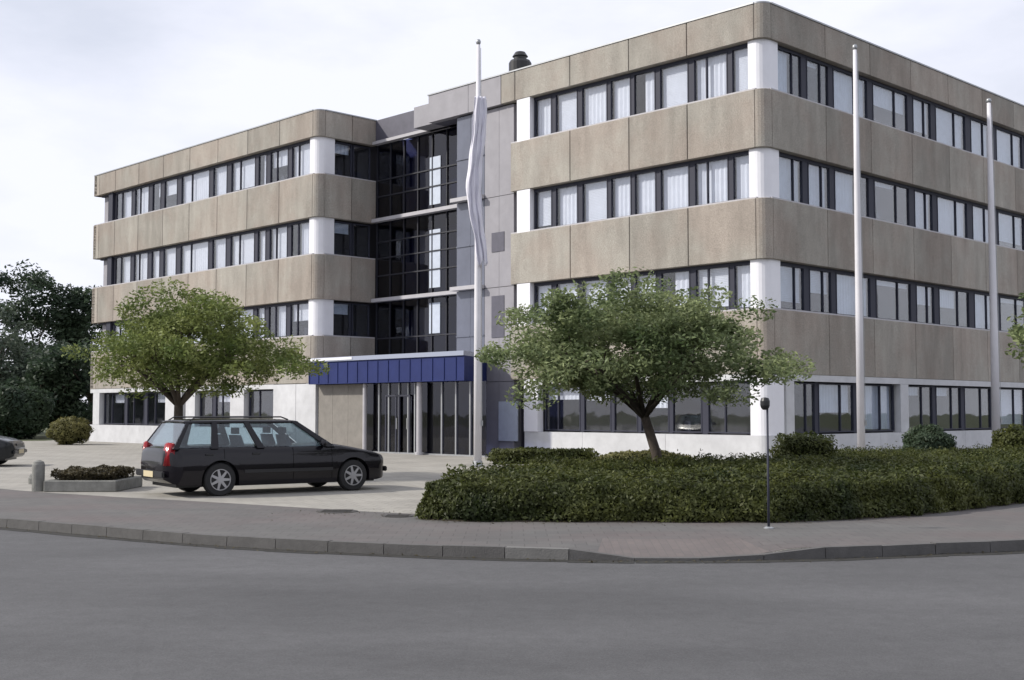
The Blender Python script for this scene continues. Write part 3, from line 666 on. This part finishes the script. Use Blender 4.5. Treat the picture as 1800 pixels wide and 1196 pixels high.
# ------------------------------------------------------------------ foliage
def leaves(bm, c, n, rx, ry, rz, size, rng, up=.35):
    for _ in range(n):
        while True:
            p = Vector((rng.uniform(-1, 1), rng.uniform(-1, 1), rng.uniform(-1, 1)))
            if p.length < 1: break
        p = Vector((p.x * rx, p.y * ry, p.z * rz)) + c
        a = Vector((rng.gauss(0, 1), rng.gauss(0, 1), rng.gauss(0, .6))).normalized(); nrm = Vector((rng.gauss(0, 1), rng.gauss(0, 1), rng.gauss(0, 1) + up)).normalized()
        b = nrm.cross(a); b = b.normalized() if b.length > .1 else Vector((0, 0, 1)); s = size * rng.uniform(.6, 1.3)
        v = [bm.verts.new(p - a * s), bm.verts.new(p + b * s * .42 - a * .1 * s), bm.verts.new(p + a * s), bm.verts.new(p - b * s * .42 - a * .1 * s)]
        bm.faces.new(v)
def tree(name, label, loc, crown_c, cr_, nclump, nleaf, size, lm, group=None, seed=1, trunk_r=.14, lean=(0, 0), fork=1.6, irregular=.32, clump=.38, limbs=9, cat='tree', flat=1.0):
    rng = random.Random(seed)
    t = thing(name, label, cat, loc, group=group)
    cc = Vector(crown_c)
    bmT = bmesh.new(); f = Vector((lean[0], lean[1], fork)); mid = Vector((lean[0] * .35 + .03, lean[1] * .4, fork * .5))
    tube(bmT, [(0, 0, -.05), (0, 0, .12), mid, f], [trunk_r * 1.45, trunk_r * 1.1, trunk_r * .92, trunk_r * .8], 12)
    clumps = []
    for i in range(nclump):
        for _ in range(50):
            u = Vector((rng.gauss(0, 1), rng.gauss(0, 1), rng.gauss(0, 1))).normalized(); rr = rng.uniform(.25, 1) ** .5
            k = 1 + irregular * noise.noise(u * 2.1 + Vector((seed * 3.1, 0, 0))) * 2
            p = Vector((u.x * cr_[0], u.y * cr_[1], u.z * cr_[2])) * rr * k
            if p.z > -cr_[2] * .85 * flat: break
        clumps.append(cc + p)
    ends = rng.sample(clumps, min(limbs * 4, len(clumps)))
    for i in range(limbs):
        a = 2 * math.pi * i / limbs + rng.uniform(-.3, .3)
        e = cc + Vector((math.cos(a) * cr_[0] * .62, math.sin(a) * cr_[1] * .62, rng.uniform(-.25, .35) * cr_[2]))
        m1 = f.lerp(e, .45) + Vector((rng.uniform(-.1, .1), rng.uniform(-.1, .1), .12)) * cr_[2] * .5
        tube(bmT, [f - Vector((0, 0, .05)), m1, e], [trunk_r * .55, trunk_r * .33, trunk_r * .12], 7)
        for c in sorted(clumps, key=lambda q: (q - e).length)[:5]:
            tube(bmT, [m1.lerp(e, rng.uniform(.3, 1)), (m1.lerp(e, .8)).lerp(c, .6), c], [trunk_r * .16, trunk_r * .1, trunk_r * .04], 5, cap=False)
    obj('trunk', bmT, M['bark'], t, smooth=True)
    bmL = bmesh.new()
    for c in clumps:
        k = rng.uniform(.65, 1.25) * clump
        leaves(bmL, c, int(nleaf * rng.uniform(.6, 1.3)), k * 1.25, k * 1.25, k * .7, size, rng)
    obj('crown', bmL, lm, t, recalc=False)
    return t
SG = 'small spreading trees in front of the office'
tree('spreading_tree', 'low spreading light green tree behind the black estate car', (-8.0, 29.2, 0), (.25, 0, 3.05), (2.35, 2.2, 1.25), 220, 190, .052, M['leaf_a'], SG, 5, .13, (.05, 0), 1.75, .42, .34, 9, flat=.95)
tree('spreading_tree', 'wide spreading dusty green tree rising from the hedge between the flagpoles', (2.9, 24.0, 0), (-.55, 0, 2.8), (2.65, 2.4, 1.22), 280, 215, .05, M['leaf_b'], SG, 12, .11, (-.3, .1), 1.5, .40, .33, 11, flat=.95)
tree('spreading_tree', 'green tree cut by the right edge of the picture', (13.9, 29.0, 0), (0, 0, 3.4), (1.9, 1.8, 1.1), 60, 150, .08, M['leaf_b'], SG, 21, .11, (0, 0), 1.7, .3, .42, 6)
# trees behind the plot, far left
far = [(-32.6, 84, (0, 0, 7.2), (3.4, 3.0, 4.4), 'leaf_c', 'dark evergreen beside the far end of the office, second from the building'),
       (-29.6, 86, (0, 0, 6.6), (2.8, 2.8, 4.7), 'leaf_c', 'dark round-headed evergreen closest to the far end of the office'),
       (-37.5, 80, (0, 0, 5.4), (3.2, 3.0, 3.9), 'leaf_g', 'grey-green broad tree at the left edge before the dark evergreens'),
       (-31.0, 74, (0, 0, 4.0), (3.3, 2.6, 3.2), 'leaf_g', 'lower grey-green tree in front of the dark evergreens'),
       (-34.8, 68, (0, 0, 3.3), (3.0, 2.4, 2.9), 'leaf_c', 'low dark tree at the left edge over the parked car'),
       (-42.5, 84, (0, 0, 6.8), (3.6, 3.0, 4.6), 'leaf_c', 'dark tree just past the left edge'),
       (-26.6, 71.5, (0, 0, 3.0), (2.0, 2.2, 2.8), 'leaf_c', 'small dark tree hugging the far end wall of the office')]
for i, (x, y, c, r_, lm, lb) in enumerate(far):
    tree('background_tree', lb, (x, y, 0), c, r_, 95, 120, .17, M[lm], 'trees behind the left end of the office', 40 + i, .22, (0, 0), 2.2, .35, .85, 6)

def bush(name, label, loc, r, n, size, lm, cat='shrub', seed=1, group=None, boxy=False, core=True):
    rng = random.Random(seed); t = thing(name, label, cat, loc, group=group)
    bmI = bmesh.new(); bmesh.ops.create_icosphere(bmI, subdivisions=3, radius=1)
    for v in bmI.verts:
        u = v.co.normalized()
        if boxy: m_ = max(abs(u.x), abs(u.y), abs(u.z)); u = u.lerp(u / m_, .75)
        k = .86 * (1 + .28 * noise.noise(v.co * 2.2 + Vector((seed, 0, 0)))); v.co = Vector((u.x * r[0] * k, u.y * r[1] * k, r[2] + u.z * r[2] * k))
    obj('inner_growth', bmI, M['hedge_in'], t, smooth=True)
    bm = bmesh.new()
    for _ in range(n):
        u = Vector((rng.gauss(0, 1), rng.gauss(0, 1), rng.gauss(0, 1))).normalized()
        uu = u.copy()
        if boxy: m_ = max(abs(u.x), abs(u.y), abs(u.z)); uu = u.lerp(u / m_, .75)
        k = rng.uniform(.86, 1.04) * (1 + .28 * noise.noise(u * 2.2 + Vector((seed, 0, 0)))); p = Vector((uu.x * r[0] * k, uu.y * r[1] * k, r[2] + uu.z * r[2] * k))
        if p.z < 0: continue
        leaf(bm, p, u, size, rng)
    obj('foliage', bm, lm, t, recalc=False)
    return t
def leaf(bm, p, u, size, rng):
    nrm = (u * 1.0 + Vector((rng.gauss(0, .6), rng.gauss(0, .6), rng.gauss(0, .6)))).normalized(); a = Vector((rng.gauss(0, 1), rng.gauss(0, 1), rng.gauss(0, 1))); b = nrm.cross(a)
    if b.length < .05: return
    b.normalize(); a = b.cross(nrm); s = size * rng.uniform(.6, 1.35)
    bm.faces.new([bm.verts.new(q) for q in (p - a * s, p + b * s * .45, p + a * s, p - b * s * .45)])
bush('round_shrub', 'rounded yellow-green shrub at the foot of the far white wall', (-20.4, 56.5, 0), (.95, .9, .62), 5000, .06, M['leaf_y'], seed=3)
bush('clipped_shrub', 'box-shaped dark shrub beside the white building corner', (6.45, 27.0, 0), (.62, .6, .52), 6000, .04, M['leaf_h'], seed=4, boxy=True, group='dark shrubs along the office wall')
bush('clipped_shrub', 'dark rounded shrub behind the hedge between the two right flagpoles', (10.6, 31.2, 0), (.66, .6, .58), 6000, .045, M['leaf_c'], seed=5, group='dark shrubs along the office wall')
bush('clipped_shrub', 'dark shrub at the right edge under the cut-off tree', (13.4, 32.4, 0), (.72, .7, .58), 6000, .045, M['leaf_h'], seed=6, group='dark shrubs along the office wall')
bush('low_shrub', 'low dark shrub against the grey stair wall near the entrance', (.9, 36.6, 0), (1.5, .5, .22), 5000, .05, M['leaf_h'], seed=7, boxy=True, group='low shrubs by the wall')
bush('low_shrub', 'low olive mound behind the hedge below the white plinth', (3.6, 33.0, 0), (1.3, .6, .25), 5000, .05, M['leaf_y'], seed=8, group='low shrubs by the wall')
for i, (x, y, rx, rz_) in enumerate([(-27.5, 66.8, 2.3, 1.5), (-31.6, 65.6, 2.6, 1.7), (-36.2, 64.5, 2.8, 1.6)]):
    bush('background_shrub', ['dark shrub bank touching the far end of the office', 'dark shrub bank under the grey-green trees', 'dark shrub bank at the left edge under the trees'][i], (x, y, 0), (rx, 1.4, rz_), 9000, .12, M['leaf_c'], seed=30 + i, group='shrub banks under the far trees')
# the hedge bed
HT = .58
def edge_dist(x, y, P):
    m_ = 9
    for i in range(len(P)):
        a = Vector(P[i]); b = Vector(P[(i + 1) % len(P)]); q = Vector((x, y)); ab = b - a; t = max(0, min(1, (q - a).dot(ab) / ab.dot(ab))); m_ = min(m_, (q - a - ab * t).length)
    return m_
def hz(x, y):
    d = edge_dist(x, y, BED); e = min(1, d / .45)
    return HT * (math.sqrt(max(0, 1 - (1 - e) ** 2)) * .6 + .4 * min(1, e * 2)) * (1 + .20 * noise.noise(Vector((x * .8, y * .8, 1))) + .22 * noise.noise(Vector((x * 2.6, y * 2.6, 4))))
hed = thing('hedge', 'long low clipped green hedge bed along the footpath', 'hedge', (4, 20, 0))
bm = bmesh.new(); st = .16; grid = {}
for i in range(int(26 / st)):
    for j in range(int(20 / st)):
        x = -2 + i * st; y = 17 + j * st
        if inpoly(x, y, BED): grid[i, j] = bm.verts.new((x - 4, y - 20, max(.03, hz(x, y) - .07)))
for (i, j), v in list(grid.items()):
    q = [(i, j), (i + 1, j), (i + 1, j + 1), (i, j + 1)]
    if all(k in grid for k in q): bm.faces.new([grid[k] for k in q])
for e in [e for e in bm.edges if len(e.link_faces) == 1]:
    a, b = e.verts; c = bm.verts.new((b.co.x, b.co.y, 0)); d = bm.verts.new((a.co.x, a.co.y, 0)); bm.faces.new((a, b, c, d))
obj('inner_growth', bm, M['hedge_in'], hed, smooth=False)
bm = bmesh.new(); rng = random.Random(9)
while len(bm.faces) < 52000:
    x = rng.uniform(-1.6, 18); y = rng.uniform(17.2, 35)
    if not inpoly(x, y, BED): continue
    if y > 26 and rng.random() < .35: continue
    z = hz(x, y) + rng.uniform(-.06, .05) + (.10 * rng.random() if noise.noise(Vector((x * 7, y * 7, 2))) > .28 else 0); leaf(bm, Vector((x - 4, y - 20, z)), Vector((0, 0, 1)), .035 if edge_dist(x, y, BED) > .4 or y > 22 else .045, rng)
P_ = BED
for i in range(len(P_)):
    a = Vector(P_[i]); b = Vector(P_[(i + 1) % len(P_)]); n = Vector(((b - a).y, -(b - a).x)).normalized()
    for _ in range(int((b - a).length * (1900 if i < 6 or i > 12 else 500))):
        q = a.lerp(b, rng.random()) ; ins = rng.uniform(-.05, .3); hh = rng.uniform(0.01, .92) ** .8
        wob = .13 * noise.noise(Vector((q.x * 2, q.y * 2, hh * 2)))
        prof = .26 * (hh ** 3)
        q2 = q - n * (prof + wob + rng.uniform(-.04, .05))
        leaf(bm, Vector((q2.x - 4, q2.y - 20, hh * HT)), Vector((n.x, n.y, .25)), .035, rng)
obj('foliage', bm, M['leaf_h'], hed, recalc=False)
# low planting bed by the drive
pl = thing('planting_bed', 'low stone-edged bed of brown ground cover left of the black estate car', 'planter', (-7.95, 24.3, 0))
bm = bmesh.new(); fbx = ((-1.2, .22, -.3, -.18), (-1.2, .22, 1.3, 1.42), (-1.2, -1.08, -.179, 1.299), (.10, .22, -.179, 1.299))
for a in fbx: box(bm, a[0], a[1], a[2], a[3], 0, .22)
bmesh.ops.bevel(bm, geom=bm.edges[:], offset=.015, segments=1, affect='EDGES'); obj('stone_edge', bm, M['stone'], pl)
bm = bmesh.new(); box(bm, -1.08, .10, -.18, 1.3, 0, .16); obj('soil', bm, M['soil'], pl)
bm = bmesh.new(); rng = random.Random(17)
for _ in range(9000):
    x = rng.uniform(-1.1, .12); y = rng.uniform(-.2, 1.3); z = .18 + (.22 + .12 * noise.noise(Vector((x * 3, y * 3, 0)))) * rng.random() ** .4
    leaf(bm, Vector((x, y, z)), Vector((0, 0, 1)), .035, rng)
obj('ground_cover', bm, M['leaf_br'], pl, recalc=False)
bm = bmesh.new(); lathe(bm, [(.12, 0), (.12, .52), (.10, .58), (.04, .61)], 20, (-9.15 - .18, 24.2, 0)); o = obj('bollard', bm, M['stone'], smooth=False); tag(o, 'short dark stone bollard at the left end of the planting bed', 'bollard', 'stone bollards by the drive')
bm = bmesh.new(); lathe(bm, [(.11, 0), (.12, .12), (.09, .2), (.03, .23)], 18, (-10.35, 26.6, 0)); o = obj('bollard', bm, M['stone'], smooth=False); tag(o, 'knee-low stone stub standing alone on the paving left of the bollard', 'bollard', 'stone bollards by the drive')

# ------------------------------------------------------------------ slim lamp post in front of the hedge
lp = thing('path_light', 'slim grey path light with a small dark head in front of the hedge', 'path light', (3.46, 16.6, 0))
bm = bmesh.new(); tube(bm, [(0, 0, 0), (0, 0, .6), (0, 0, 1.62)], [.018, .016, .015], 12); obj('post', bm, M['dark_frame'], lp, smooth=True)
bm = bmesh.new(); lathe(bm, [(.07, 0), (.07, .015), (.04, .03)], 14); obj('base_plate', bm, M['steel'], lp)
bm = bmesh.new(); lathe(bm, [(.03, 1.6), (.055, 1.63), (.065, 1.66), (.065, 1.72), (.05, 1.76), (.01, 1.77)], 18, (-.03, 0, 0)); obj('lamp_head', bm, M['black'], lp, smooth=False)
# covers in the paving
for i, (x, y, r_) in enumerate([(-2.75, 19.35, .33), (-1.72, 18.5, .24)]):
    bm = bmesh.new(); lathe(bm, [(r_, .001), (r_, .012), (r_ * .96, .014)], 24, (x, y, 0)); 
    for k in range(-3, 4): box(bm, x - r_ * .7, x + r_ * .7, y + k * r_ * .2 - .012, y + k * r_ * .2 + .012, .0145, .02)
    tag(obj('manhole_cover', bm, M['iron']), ['larger round iron cover in the drive behind the black car', 'smaller round iron cover beside the left end of the hedge'][i].replace('behind the black car', 'right of the black car'), 'manhole cover', 'iron covers in the drive')

# leaf litter blown against the hedge and the kerb
bm = bmesh.new(); rng = random.Random(77)
for _ in range(700):
    k = rng.random()
    if k < .4: i = rng.randrange(0, 4); p = Vector(BED[i]).lerp(Vector(BED[i + 1]), rng.random()) + Vector((rng.uniform(-.1, .1), -abs(rng.gauss(.05, .15)))); z = .012
    elif k < .6: p = Vector((rng.gauss(-2.2, .7), rng.gauss(18.9, .4))); z = .012
    else:
        i = rng.randrange(20, len(KL) - 25); a, b = KL[i], KL[i + 1]; n = Vector((-(b - a).y, (b - a).x)).normalized(); p = a.lerp(b, rng.random()) - n * abs(rng.gauss(.03, .1)) ; z = ROADZ + .008
    leaf(bm, Vector((p.x, p.y, z + rng.uniform(0, .01))), Vector((0, 0, 2.5)), .022, rng)
obj('fallen_leaves', bm, M['leaf_br'], kind='stuff', recalc=False)

# ------------------------------------------------------------------ cars (forward = +x, ground z = 0, origin midway between the axles)
def car(label, loc, rz, paint, wb=2.6, fo=.78, ro=.82, W=1.70, H=1.42, estate=True, cat='car', group='cars parked on the forecourt'):
    t = thing('parked_car', label, cat, loc, rz, group)
    xf, xr = wb / 2, -wb / 2; x1, x0 = xf + fo, xr - ro; wr = .305; ar = wr + .055; hw = W / 2
    BZ = .90      # belt line
    def arch(cx): return [(cx + ar * math.cos(a), max(.20, wr + ar * math.sin(a))) for a in [math.pi * k / 14 for k in range(-1, 16)]]
    cowl = xf - .42; dk = x0 + (.12 if estate else .75)
    def lerp_tab(tab, x):
        for (xa, za), (xb, zb) in zip(tab, tab[1:]):
            if x <= xb: k = (x - xa) / (xb - xa); return za + (zb - za) * max(0, min(1, k))
        return tab[-1][1]
    TOP = [(x0, .62), (x0 + .02, .80), (x0 + .05, .87), (x0 + .12, BZ), (dk + .1, BZ + .015), (-.4, BZ + .01), (.3, BZ), (cowl - .05, BZ + .02), (cowl + .15, .905), (x1 - .75, .845), (x1 - .35, .765), (x1 - .14, .70), (x1 - .05, .64), (x1, .52)]
    BOT = [(x0, .44), (x0 + .03, .32), (x0 + .14, .25), (x0 + .3, .22), (xr + ar, .19), (xf - ar, .19), (x1 - .3, .21), (x1 - .12, .24), (x1 - .03, .30), (x1, .40)]
    def botz(x):
        z = lerp_tab(BOT, x)
        for cx in (xf, xr):
            d = abs(x - cx)
            if d < ar: z = max(z, wr + math.sqrt(ar * ar - d * d))
        return z
    xs = {x0, x1}; n_ = 90
    for i in range(n_ + 1): xs.add(round(x0 + (x1 - x0) * i / n_, 4))
    for tab in (TOP, BOT):
        for x, _ in tab: xs.add(round(x, 4))
    for cx in (xf, xr):
        for k in range(25): xs.add(round(cx + ar * math.cos(math.pi * k / 24), 4))
        xs.add(round(cx - ar - .004, 4)); xs.add(round(cx + ar + .004, 4))
    xs = sorted(xs); bm = bmesh.new(); secs = []
    for x in xs:
        zb, zt = botz(x), lerp_tab(TOP, x); e = min(x - x0, x1 - x); k = 1 - .30 * max(0, 1 - e / .32) ** 2.6 - .035 * max(0, 1 - e / 1.0)
        def yy(z):
            r = [(.15, .955), (.30, .985), (.48, 1.0), (.60, 1.0), (.66, .992), (.78, .975), (.90, .935), (1.0, .90)]
            return hw * k * lerp_tab(r, z)
        pts = []
        lv = [0, .12, .3, .5, .68, .84, .94]
        for v in lv: z = zb + (zt - .03 - zb) * v; pts.append((yy(z), z))
        pts += [(yy(zt) - .006, zt - .022), (yy(zt) - .03, zt - .005), (yy(zt) * .8, zt + .012), (yy(zt) * .4, zt + .022)]
        ring = pts + [(0, zt + .025)] + [(-y, z) for y, z in reversed(pts)] + [(-pts[0][0] * .9, zb - .001), (pts[0][0] * .9, zb - .001)]
        secs.append([bm.verts.new((x, y, z)) for y, z in ring])
    n = len(secs[0])
    for a, b in zip(secs, secs[1:]):
        for i in range(n): bm.faces.new((a[i], a[(i + 1) % n], b[(i + 1) % n], b[i]))
    bm.faces.new(secs[0]); bm.faces.new(secs[-1][::-1])
    body = obj('body', bm, paint, t, smooth=True)
    body.data.set_sharp_from_angle(angle=R(38))
    for s in (1, -1):
        for x in ((xf - ar - .12, .08, xr + ar * .2) if estate else (xf - ar - .12, -.25)):
            bm = bmesh.new(); zz = [max(.27, botz(x) + .03) + (.875 - max(.27, botz(x) + .03)) * k / 8 for k in range(9)]
            r_ = [(.15, .955), (.30, .985), (.48, 1.0), (.60, 1.0), (.66, .992), (.78, .975), (.90, .935)]
            tube(bm, [(x, s * (hw * lerp_tab(r_, z) * (1 - .035 * max(0, 1 - min(x - x0, x1 - x) / 1.0)) - .001), z) for z in zz], [.0045] * 9, 5); obj('door_seam', bm, M['seam'], t)
    # cabin
    bz = BZ - .03; rx1 = cowl - .72; rx0 = x0 + (.42 if estate else 1.15); bx1 = cowl + .02; bx0 = x0 + (.10 if estate else .55)
    yb, yr_ = hw * .93, hw * .70; rzf = H - .06
    def S(u, v, s, off=0):   # u 0 rear..1 front, v 0 belt..1 roof
        xb = bx0 + (bx1 - bx0) * u; xt = rx0 + (rx1 - rx0) * u; return Vector((xb + (xt - xb) * v, s * (yb + (yr_ - yb) * v + off), bz + (rzf - bz) * v))
    bm = bmesh.new(); cols = 12; rows = []
    for i in range(cols + 1):
        u = i / cols; x = rx0 - .03 + (rx1 - rx0 + .06) * u; crown = (H - rzf) * (1 - (2 * u - 1) ** 4 * .55); row = []
        for j in range(9):
            v = j / 8 * 2 - 1; row.append(bm.verts.new((x, v * (yr_ + .02), rzf - .01 + crown * (1 - abs(v) ** 3))))
        rows.append(row)
    for a, b in zip(rows, rows[1:]):
        for j in range(8): bm.faces.new((a[j], a[j + 1], b[j + 1], b[j]))
    rf = obj('roof', bm, paint, t, smooth=True); md = rf.modifiers.new('t', 'SOLIDIFY'); md.thickness = .035; md.offset = 0
    def quad_slab(bm, q, th=.02):
        nrm = (q[1] - q[0]).cross(q[2] - q[0]).normalized() * th; hexa(bm, [p for p in q] + [p + nrm for p in q])
    edges = [0, .24, .52, .97] if estate else [.04, .45, .97]
    for s in (1, -1):
        bm = bmesh.new()
        for u, wdt in [(e, .05 if e in (0, .97) else .035) for e in edges]:
            u0, u1 = max(0, u - wdt / 2), min(1, u + wdt / 2 + .01); quad_slab(bm, [S(u0, 0, s, .004), S(u1, 0, s, .004), S(u1, 1, s, .004), S(u0, 1, s, .004)], .035 * -s)
        each('pillar', bm, paint, t)
        for a, b in zip(edges, edges[1:]):
            bm = bmesh.new(); quad_slab(bm, [S(a + .02, .06, s, -.006), S(b - .02, .06, s, -.006), S(b - .02, .95, s, -.006), S(a + .02, .95, s, -.006)], .004 * -s); obj('side_window', bm, M['car_glass'], t)
        bm = bmesh.new()
        for u in edges[1:-1]:
            x = S(u, 0, s).x - .06; box(bm, x - .1, x + .05, s * hw * .975 - .02, s * hw * .975 + .02, .76, .79)
        each('door_handle', bm, M['black'], t)
        bm = bmesh.new(); m_ = S(.93, .1, s); box(bm, m_.x - .05, m_.x + .07, min(s * (yb - .02), s * (yb + .17)), max(s * (yb - .02), s * (yb + .17)), bz + .02, bz + .15); bmesh.ops.bevel(bm, geom=bm.edges[:], offset=.03, segments=2, affect='EDGES'); obj('wing_mirror', bm, paint, t, smooth=True)
        bm = bmesh.new(); xx = .05; box(bm, xr + ar + .1, xf - ar - .1, min(s * (hw - .03), s * (hw + .008)), max(s * (hw - .03), s * (hw + .008)), .42, .48); obj('side_moulding', bm, M['black'], t)
        if estate:
            bm = bmesh.new(); tube(bm, [(rx0 + .1, s * yr_ * .93, H - .03), (rx0 + .2, s * yr_ * .93, H + .03), (rx1 - .3, s * yr_ * .93, H + .035), (rx1 - .15, s * yr_ * .93, H - .02)], [.014] * 4, 8); obj('roof_rail', bm, M['black'], t)
        # lamps
        bm = bmesh.new(); hexa(bm, [(x1 - .05, s * hw * .42, .54), (x1 + .004, s * hw * .42, .54), (x1 - .03, s * hw * .72, .54), (x1 - .17, s * hw * .90, .56), (x1 - .10, s * hw * .42, .66), (x1 - .05, s * hw * .42, .65), (x1 - .08, s * hw * .72, .655), (x1 - .22, s * hw * .90, .67)]); bmesh.ops.bevel(bm, geom=bm.edges[:], offset=.03, segments=2, affect='EDGES'); obj('headlight', bm, M['lamp_clear'], t, smooth=True)
        tz = 1.0 if estate else .76; bm = bmesh.new(); hexa(bm, [(x0 + .06, s * hw * .52, .56), (x0 - .006, s * hw * .52, .56), (x0 + .015, s * hw * .76, .56), (x0 + .16, s * hw * .925, .56), (x0 + .14, s * hw * .62, tz), (x0 + .06, s * hw * .62, tz), (x0 + .07, s * hw * .76, tz), (x0 + .19, s * hw * .905, tz)]); bmesh.ops.bevel(bm, geom=bm.edges[:], offset=.02, segments=2, affect='EDGES'); obj('tail_light', bm, M['lamp_red'], t, smooth=True)
        for cx in (xf, xr):
            bm = bmesh.new(); y0 = s * (hw - .21); y1 = s * (hw - .015)
            lathe(bm, [(.19, y0), (wr - .02, y0), (wr, y0 + s * .03), (wr, y1 - s * .03), (wr - .02, y1), (.20, y1), (.19, y1 - s * .02)], 32, (cx, 0, wr), 'y'); wh = obj('wheel', bm, M['tyre'], t, smooth=False)
            bm = bmesh.new(); lathe(bm, [(.055, y1 - s * .005), (.05, y1 - s * .05)], 16, (cx, 0, wr), 'y')
            lathe(bm, [(.205, y1 - s * .03), (.205, y1 - s * .002), (.185, y1 - s * .002), (.18, y1 - s * .04)], 32, (cx, 0, wr), 'y')
            for k in range(7):
                a = 2 * math.pi * k / 7; ca, sa = math.cos(a), math.sin(a)
                P = [(.04, -.028), (.19, -.02), (.19, .02), (.04, .028)]
                pts = [(cx + r_ * ca - w2 * sa, y1 - s * .045, wr + r_ * sa + w2 * ca) for r_, w2 in P] + [(cx + r_ * ca - w2 * sa, y1 - s * .012, wr + r_ * sa + w2 * ca) for r_, w2 in P]
                hexa(bm, pts)
            obj('rim', bm, M['rim'], wh)
    bm = bmesh.new(); quad_slab(bm, [S(1, .02, 1, -.05) + Vector((.01, 0, 0)), S(1, .02, -1, .05) * 1 + Vector((.01, 0, 0)), S(1, 1, -1, .05), S(1, 1, 1, -.05)], .005); obj('windscreen', bm, M['car_glass'], t)
    bm = bmesh.new(); quad_slab(bm, [S(0, .05, 1, -.06), S(0, .05, -1, .06), S(0, .97, -1, .06), S(0, .97, 1, -.06)], .005); obj('rear_window', bm, M['car_glass'], t)
    bm = bmesh.new(); box(bm, x1 - .02, x1 + .03, -hw * .8, hw * .8, .36, .46); box(bm, x0 - .05, x0 + .0, -hw * .84, hw * .84, .36, .48); bmesh.ops.bevel(bm, geom=bm.edges[:], offset=.015, segments=2, affect='EDGES'); each('bumper', bm, M['black'], t)
    bm = bmesh.new(); box(bm, x1 - .05, x1 - .005, -hw * .42, hw * .42, .53, .64); obj('grille', bm, M['black'], t)
    for x in (x1 + .032, x0 - .058):
        bm = bmesh.new(); box(bm, x, x + .006, -.26, .26, .36, .47) ; obj('number_plate', bm, M['plate'], t)
    bm = bmesh.new(); box(bm, x0 + .4, x1 - .9, -hw * .8, hw * .8, .3, .62)
    for sx in (.35, -.62):
        for s in (-.37, .37):
            box(bm, sx - .05, sx + .5, s - .24, s + .24, .62, .68); hexa(bm, [(sx - .22, s - .23, .64), (sx - .08, s - .23, .64), (sx - .08, s + .23, .64), (sx - .22, s + .23, .64), (sx - .34, s - .2, 1.12), (sx - .25, s - .2, 1.12), (sx - .25, s + .2, 1.12), (sx - .34, s + .2, 1.12)])
            box(bm, sx - .33, sx - .25, s - .11, s + .11, 1.14, 1.26)
    obj('seat', bm, M['seat'], t)
    bm = bmesh.new(); box(bm, x0 + .25, x1 - .25, -hw + .23, hw - .23, .17, .60); obj('underbody', bm, M['black'], t)
    return t
hd = R(35); rear = Vector((-5.44, 22.85, 0)); mid = rear + Vector((math.cos(hd), math.sin(hd), 0)) * 1.38 + Vector((-math.sin(hd), math.cos(hd), 0)) * .80
car('black estate car with tall red tail lights and roof rails parked in the drive', mid, hd, M['black_car'], wb=2.76, fo=.82, ro=1.02, W=1.76, H=1.43)
car('dark grey car at the left edge with only its bonnet in the picture', (-16.2, 35.0, 0), R(8), M['dark_car'], estate=False)
